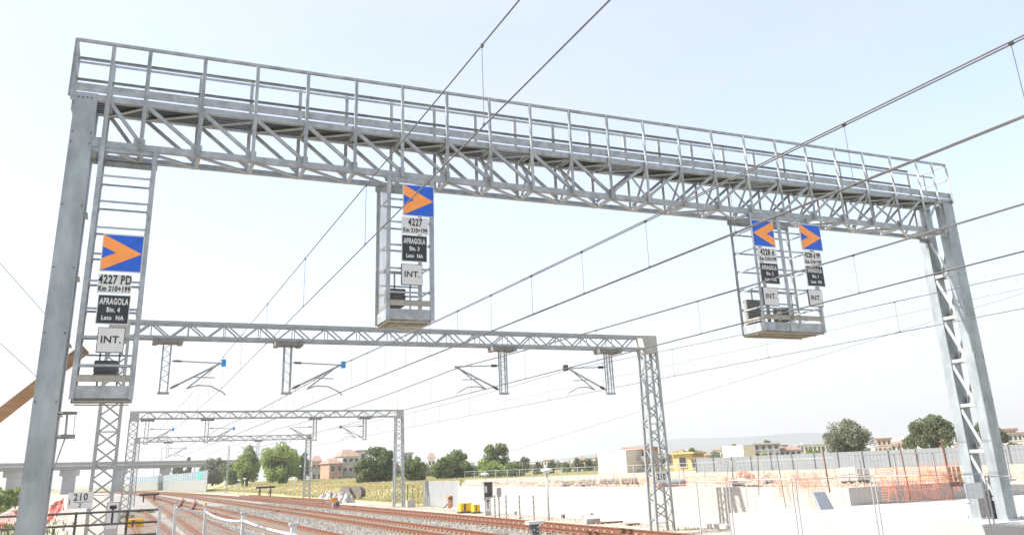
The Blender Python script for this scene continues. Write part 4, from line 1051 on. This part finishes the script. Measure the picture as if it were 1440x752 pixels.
def buffer(x, y, w2, label, z=0, hh=1.35):
    p = onz(x, y, z); t = thing('buffer_stop', p, label, 'buffer stop', 'buffer stops at the track ends')
    MB().box(p.x-w2, p.x+w2, p.y-.12, p.y+.12, hh-.3, hh).build('beam', DWOOD, t)
    for s2 in (-1, 1):
        MB().box(p.x+s2*w2*.55-.1, p.x+s2*w2*.55+.1, p.y+.13, p.y+.35, 0, hh-.02).build('upright', DWOOD, t)
        MB().bar((p.x+s2*w2*.55, p.y+.3, hh-.15), (p.x+s2*w2*.55, p.y+2.2, .2), .12).build('brace', RUST, t)
        MB().tube([(p.x+s2*w2*.8, p.y-.13, hh-.15), (p.x+s2*w2*.8, p.y-.4, hh-.15)], .14, 12).build('buffer', DWOOD, t)
buffer(209, 706, 1.35, 'near rusty buffer stop at the end of the leftmost track', 0, 1.25)
buffer(373, 697.5, 1.5, 'far dark buffer stop in front of the straw grass', 0, 1.55)
def tpost(x, yt, yb, wpx, label, z=0, Y=None):
    b0 = onz(x, yb, z) if Y is None else Vector((ony(x, yt, Y).x, Y, z)); D = math.hypot(b0.x, b0.y); zt = ond(x, yt, D).z; w2 = wpx*D/FPX/2
    t = thing('marker_post', b0, label, 'marker post', 'marker posts with a black T')
    MB().box(b0.x-w2, b0.x+w2, b0.y-.06, b0.y+.12, z, zt).build('body', CONC, t)
    MB().box(b0.x-w2*.8, b0.x+w2*.8, b0.y-.07, b0.y-.061, zt-.75, zt-.03).build('panel', WHITE, t)
    MB().box(b0.x-w2*.5, b0.x+w2*.5, b0.y-.08, b0.y-.071, zt-.2, zt-.1).box(b0.x-w2*.14, b0.x+w2*.14, b0.y-.08, b0.y-.071, zt-.6, zt-.201).build('letter', INK, t)
    return t, b0, zt, w2
tpost(160, 705, 760, 15, 'concrete marker post with a black T behind the dark rail barrier', 0, 30)
t, b0, zt, w2 = tpost(686, 700, 724, 8.5, 'marker post with a black T carrying the signal cabinet', 0)
t = thing('signal_cabinet', (b0.x, b0.y, zt), 'open grey signal cabinet on the black T marker post', 'signal')
MB().box(b0.x-.34, b0.x+.34, b0.y-.2, b0.y+.2, zt+.01, zt+.08).build('base', CONC, t)
q = MB(); z0 = zt+.081; q.box(b0.x-.29, b0.x-.25, b0.y-.18, b0.y+.18, z0, z0+.85).box(b0.x+.27, b0.x+.31, b0.y-.18, b0.y+.18, z0, z0+.85).box(b0.x-.249, b0.x+.269, b0.y+.13, b0.y+.18, z0, z0+.85).box(b0.x-.33, b0.x+.34, b0.y-.22, b0.y+.19, z0+.851, z0+.9)
q.build('housing', GREND, t); MB().box(b0.x-.2, b0.x+.2, b0.y+.05, b0.y+.129, z0+.05, z0+.8).build('back_panel', BOXD, t)
MB().box(b0.x-.2, b0.x-.02, b0.y-.05, b0.y+.02, z0+.25, z0+.65).build('meter', PLASTW, t)
for i, x in enumerate((696, 712, 731, 751)):
    b0 = onz(x, 727+i*1.4, 0); MBx = MB(); h = 1.25
    t = thing('marker_pole', b0, ['banded post beside the signal cabinet', 'banded post, second from the signal cabinet', 'banded post, third from the signal cabinet', 'banded post furthest right, left of the tall lamp post'][i], 'post', 'grey banded posts before the wall')
    MB().tube([b0, b0+Vector((0, 0, h))], .06, 8).build('shaft', GREND, t)
    q = MB()
    for k in range(4): q.tube([b0+Vector((0, 0, .15+k*.3)), b0+Vector((0, 0, .2+k*.3))], .066, 8)
    q.build('band', PLASTW, t)
for k in (.5, .85, 1.15):
    a = onz(712, 728.4, 0); c = onz(751, 731.2, 0); tag(MB().tube([a+Vector((0, -.07, k)), c+Vector((0, -.07, k))], .008, 5).build('guide_wire', GALVL), 'thin wire strung between the banded posts', 'wire', 'wires between the banded posts')
b0 = onz(702, 727, 0); t = thing('junction_box', b0, 'grey junction box on a pole between two banded posts', 'box'); MB().box(b0.x-.04, b0.x+.04, b0.y-.04, b0.y+.04, 0, 1.15).build('pole', GREND, t); MB().box(b0.x-.15, b0.x+.15, b0.y-.1, b0.y+.1, 1.151, 1.65).build('box', CONC2, t)
def yellowbox(x, y, wd, hh, label, z=0, dg=None):
    b0 = onz(x, y, z); t = thing('point_machine', b0, label, 'equipment box', 'yellow equipment boxes beside the tracks')
    MB().box(b0.x-wd, b0.x+wd, b0.y-.25, b0.y+.25, z+.1, z+hh).build('case', YEL, t)
    MB().box(b0.x-wd*.4, b0.x-wd*.05, b0.y-.27, b0.y-.251, z+.15, z+hh-.05).build('plate', BOXD, t)
    MB().box(b0.x-wd*1.2, b0.x+wd*1.2, b0.y-.3, b0.y+.3, z, z+.099).build('base', DARKST, t)
    if dg: text(dg, .2, INK, t, (b0.x+wd*.5, b0.y-.255, z+hh*.62), sx=.9, bold=.004)
yellowbox(654, 720.5, .4, .62, 'yellow box with a black plate, larger of two left of the signal cabinet'); yellowbox(669, 721, .22, .55, 'small yellow box just left of the signal cabinet')
yellowbox(189, 744, .5, .6, 'yellow box numbered 12 behind the dark rail barrier', 0, '12')
def dwarf(x, y, label, ori='o'):
    b0 = onz(x, y, .08); t = thing('dwarf_signal', b0, label, 'signal', 'low signals between the tracks')
    MB().box(b0.x-.16, b0.x+.16, b0.y-.12, b0.y+.12, .08, .5).build('housing', GREND if ori == 'o' else BOXD, t)
    if ori == 'o':
        MB().box(b0.x-.3, b0.x+.28, b0.y-.06, b0.y+.06, .75, .98).box(b0.x-.06, b0.x+.06, b0.y-.05, b0.y+.05, .501, .749).build('head', mat('orange signal paint', (.80, .30, .02), .5, 0, 3, .1), t)
        MB().box(b0.x+.1, b0.x+.4, b0.y-.14, b0.y+.1, .12, .62).build('lamp', BOXD, t)
    else:
        MB().box(b0.x-.34, b0.x+.34, b0.y-.2, b0.y+.15, .501, .62).build('hood', WHITE, t)
        for dx, dz in ((-.08, .3), (.08, .24), (.1, .4)): MB().tube([(b0.x+dx, b0.y-.122, dz), (b0.x+dx, b0.y-.15, dz)], .035, 10).build('lens', WHITE, t)
dwarf(470, 715.5, 'low signal with an orange head between the tracks'); dwarf(752, 752, 'low black signal with a white hood at the bottom edge', 'w')
b0 = onz(496, 702.5, 0)
for i, (dx, dy) in enumerate(((-.6, .45), (.62, 0))):
    c = Vector((b0.x+dx, b0.y+dy, .76)); ax = Vector((.75, .66, 0)).normalized(); t = thing('cable_drum', (c.x, c.y, 0), ['grey brown cable drum, left and rear one of the pair', 'grey brown cable drum, right and nearer one of the pair'][i], 'cable drum', 'cable drums in the straw grass')
    MB().tube([c-ax*.4, c+ax*.4], .66, 28).build('cable_winding', mat('wound cable', (.13, .115, .11), .8, 0, 3, .2, stretch=(4, 4, 1)), t)
    for s2 in (-1, 1): MB().tube([c+ax*(s2*.401), c+ax*(s2*.46)], .74, 28).build('flange', mat('grey drum boards', (.22, .19, .17), .9, 0, 3, .25), t)
b0 = onz(652, 712.5, 0); t = thing('barrel', b0, 'dark ribbed barrel at the left end of the retaining wall', 'barrel'); q = MB()
q.tube([b0+Vector((0, 0, k*.1)) for k in range(13)], [.33 if k % 3 else .36 for k in range(13)], 18); q.build('body', BOXD, t)
b0 = onz(639, 713.5, 0); t = thing('rusty_bin', b0, 'rusty brown bin left of the dark ribbed barrel', 'bin'); MB().tube([b0, b0+Vector((0, 0, .8))], .5, 16).build('drum', BRN, t); MB().box(b0.x-.6, b0.x+.6, b0.y-.5, b0.y+.5, .801, .9).build('lid', WOOD, t)
MB_ = MB().bar(onz(623, 714, 0), onz(623, 714, 0)+Vector((1.1, 0, .85)), .1); tag(MB_.build('leaning_plank', GREND), 'grey plank leaning at the rusty bin', 'plank')
b0 = onz(577, 712.5, 0); t = thing('concrete_pillar', b0, 'short white concrete block with steel rods right of the second portal leg', 'block'); MB().box(b0.x-.35, b0.x+.35, b0.y-.3, b0.y+.3, 0, .55).build('block', CONC, t)
for dx in (-.25, .22): MB().tube([b0+Vector((dx, 0, .55)), b0+Vector((dx, 0, 1.75))], .035, 6).build('rod', DARKST, t)
b0 = onz(588, 711, 0); MB_ = MB().tube([b0, b0+Vector((0, 0, 1.4))], .03, 6); tag(MB_.build('steel_stake', RUST), 'rusty stake right of the short white block', 'stake')
for (x, y, w2, hh, m1, lb, nm) in ((801, 726.5, .5, .16, BOXD, 'dark flat pipe piece lying before the wall', 'pipe_offcut'), (833, 735.5, .42, .22, CONC2, 'grey slab lying left of the nearest portal leg', 'concrete_slab_piece'), (857, 734.8, .75, .06, BRN, 'long thin plank on the ground before the wall', 'plank'), (890, 737.5, .35, .06, BRN, 'short plank near the nearest portal leg', 'plank'), (832, 729, .18, .08, BRN, 'small brown scrap before the wall', 'scrap')):
    b0 = onz(x, y, 0); q = MB(); q.prism([(b0.x-w2, b0.y-.2, .005), (b0.x+w2, b0.y-.05, .005), (b0.x+w2*.95, b0.y+.2, .005), (b0.x-w2*.97, b0.y+.1, .005)], (0, 0, hh)); tag(q.build(nm, m1), lb, nm.replace('_', ' '))
# notice and cabinet at the right gantry foot
t = thing('notice_board', (20.3, 15.6, 1.4), 'blank white sheet fixed low on the right gantry column', 'sign')
a = ony(1356, 679, 15.7); c = ony(1384, 700, 15.7); MB().box(a.x, c.x, 15.7, 15.715, c.z, a.z).build('sheet', WHITE, t)
t = thing('tool_cabinet', (20.3, 16.5, 1.0), 'dark cabinet between the columns of the right gantry foot', 'cabinet'); MB().box(20.3, 20.72, 16.34, 16.66, 1.04, 1.72).build('body', BOXD, t); MB().box(20.28, 20.299, 16.36, 16.64, 1.1, 1.68).build('door', DARKST, t)
# timber behind the left column, wire insulator, green sheeting
a, c = ony(120, 490, 17.6), ony(-60, 630, 17.6); tag(MB().bar(a, c, .16, .2).build('timber_prop', WOOD), 'brown timber prop sloping down behind the tall left column', 'timber')
t = thing('hanging_insulator', (-.62, 16.9, 3.5), 'two plate insulator hanging beside the tall left column', 'insulator')
p = ony(95, 579, 16.6); q = ony(92, 611, 16.6)
MB().tube([p, p-Vector((0, 0, .035))], .15, 16).build('plate', GREND, t); MB().tube([q, q-Vector((0, 0, .06))], .15, 16).build('plate', GREND, t)
MB().tube([p, q], .018, 8).build('rod', GALVL, t); 
for s2 in (-.12, .12): MB().tube([p+Vector((s2, 0, 0)), q+Vector((s2, 0, 0))], .006, 6).build('guard_wire', GALVL, t)
e = ony(72, 668, 16.6); MB().tube([q-Vector((0, 0, .06)), e], .012, 6).build('cable', GALV, t)
p = ond(14, 700, 95); q = MB(); a = onz(-20, 703, .6); c = onz(27, 701, .6); q.bar((a.x, a.y, .55), (c.x, c.y, .55), 3.0, .9); tag(q.build('green_sheeting', GREENC), 'bright green sheet covered mound left of the tall column', 'sheeting')
for i, (px, yt) in enumerate(((-4, 683), (12, 684), (25, 682.5))): tree(px, 12, yt, 130+i*6, 'light', ['bush at the left edge behind the green sheeting', 'middle bush behind the green sheeting', 'bush touching the tall left column behind the green sheeting'][i], cb=0, form='bush', name='shrub', cat='bush')
o = onz(289, 711, .3); q = MB(); q.box(o.x-.09, o.x+.09, o.y-.4, o.y+.3, .28, .62); tag(q.build('rail_marker', mat('orange cap paint', (.75, .30, .03), .5, 0, 3, .1)), 'orange tip marker on the rusty rail by the white post', 'marker')
# low guard rails beside the crossing of the near turnout
for i, (xa, ya, xb, yb) in enumerate(((258, 700, 250, 712), (275, 703, 268, 716))):
    a, c = onz(xa, ya, .3), onz(xb, yb, .3); tag(MB().bar(a, c, .2, .12).build('timber_wedge', RUST), ['dark rusty bar across the turnout, left one', 'dark rusty bar across the turnout, right one'][i], 'bar')

# ------------------------------------------------------------------ air
h = MB(); h.box(-5200, 5200, -250, 5000, -1.0, 150); hz = h.build('haze', None) if False else None
me = bpy.data.meshes.new('haze'); me.from_pydata(h.v, [], h.f); hm = bpy.data.materials.new('haze air'); hm.use_nodes = True; t_ = hm.node_tree
t_.nodes.remove(t_.nodes['Principled BSDF']); pv = t_.nodes.new('ShaderNodeVolumePrincipled'); pv.inputs['Color'].default_value = (.70, .71, .77, 1); pv.inputs['Density'].default_value = .0003; pv.inputs['Anisotropy'].default_value = .3
t_.links.new(pv.outputs[0], t_.nodes['Material Output'].inputs['Volume']); me.materials.append(hm)
ho = bpy.data.objects.new('haze', me); COL.objects.link(ho); ho['kind'] = 'stuff'
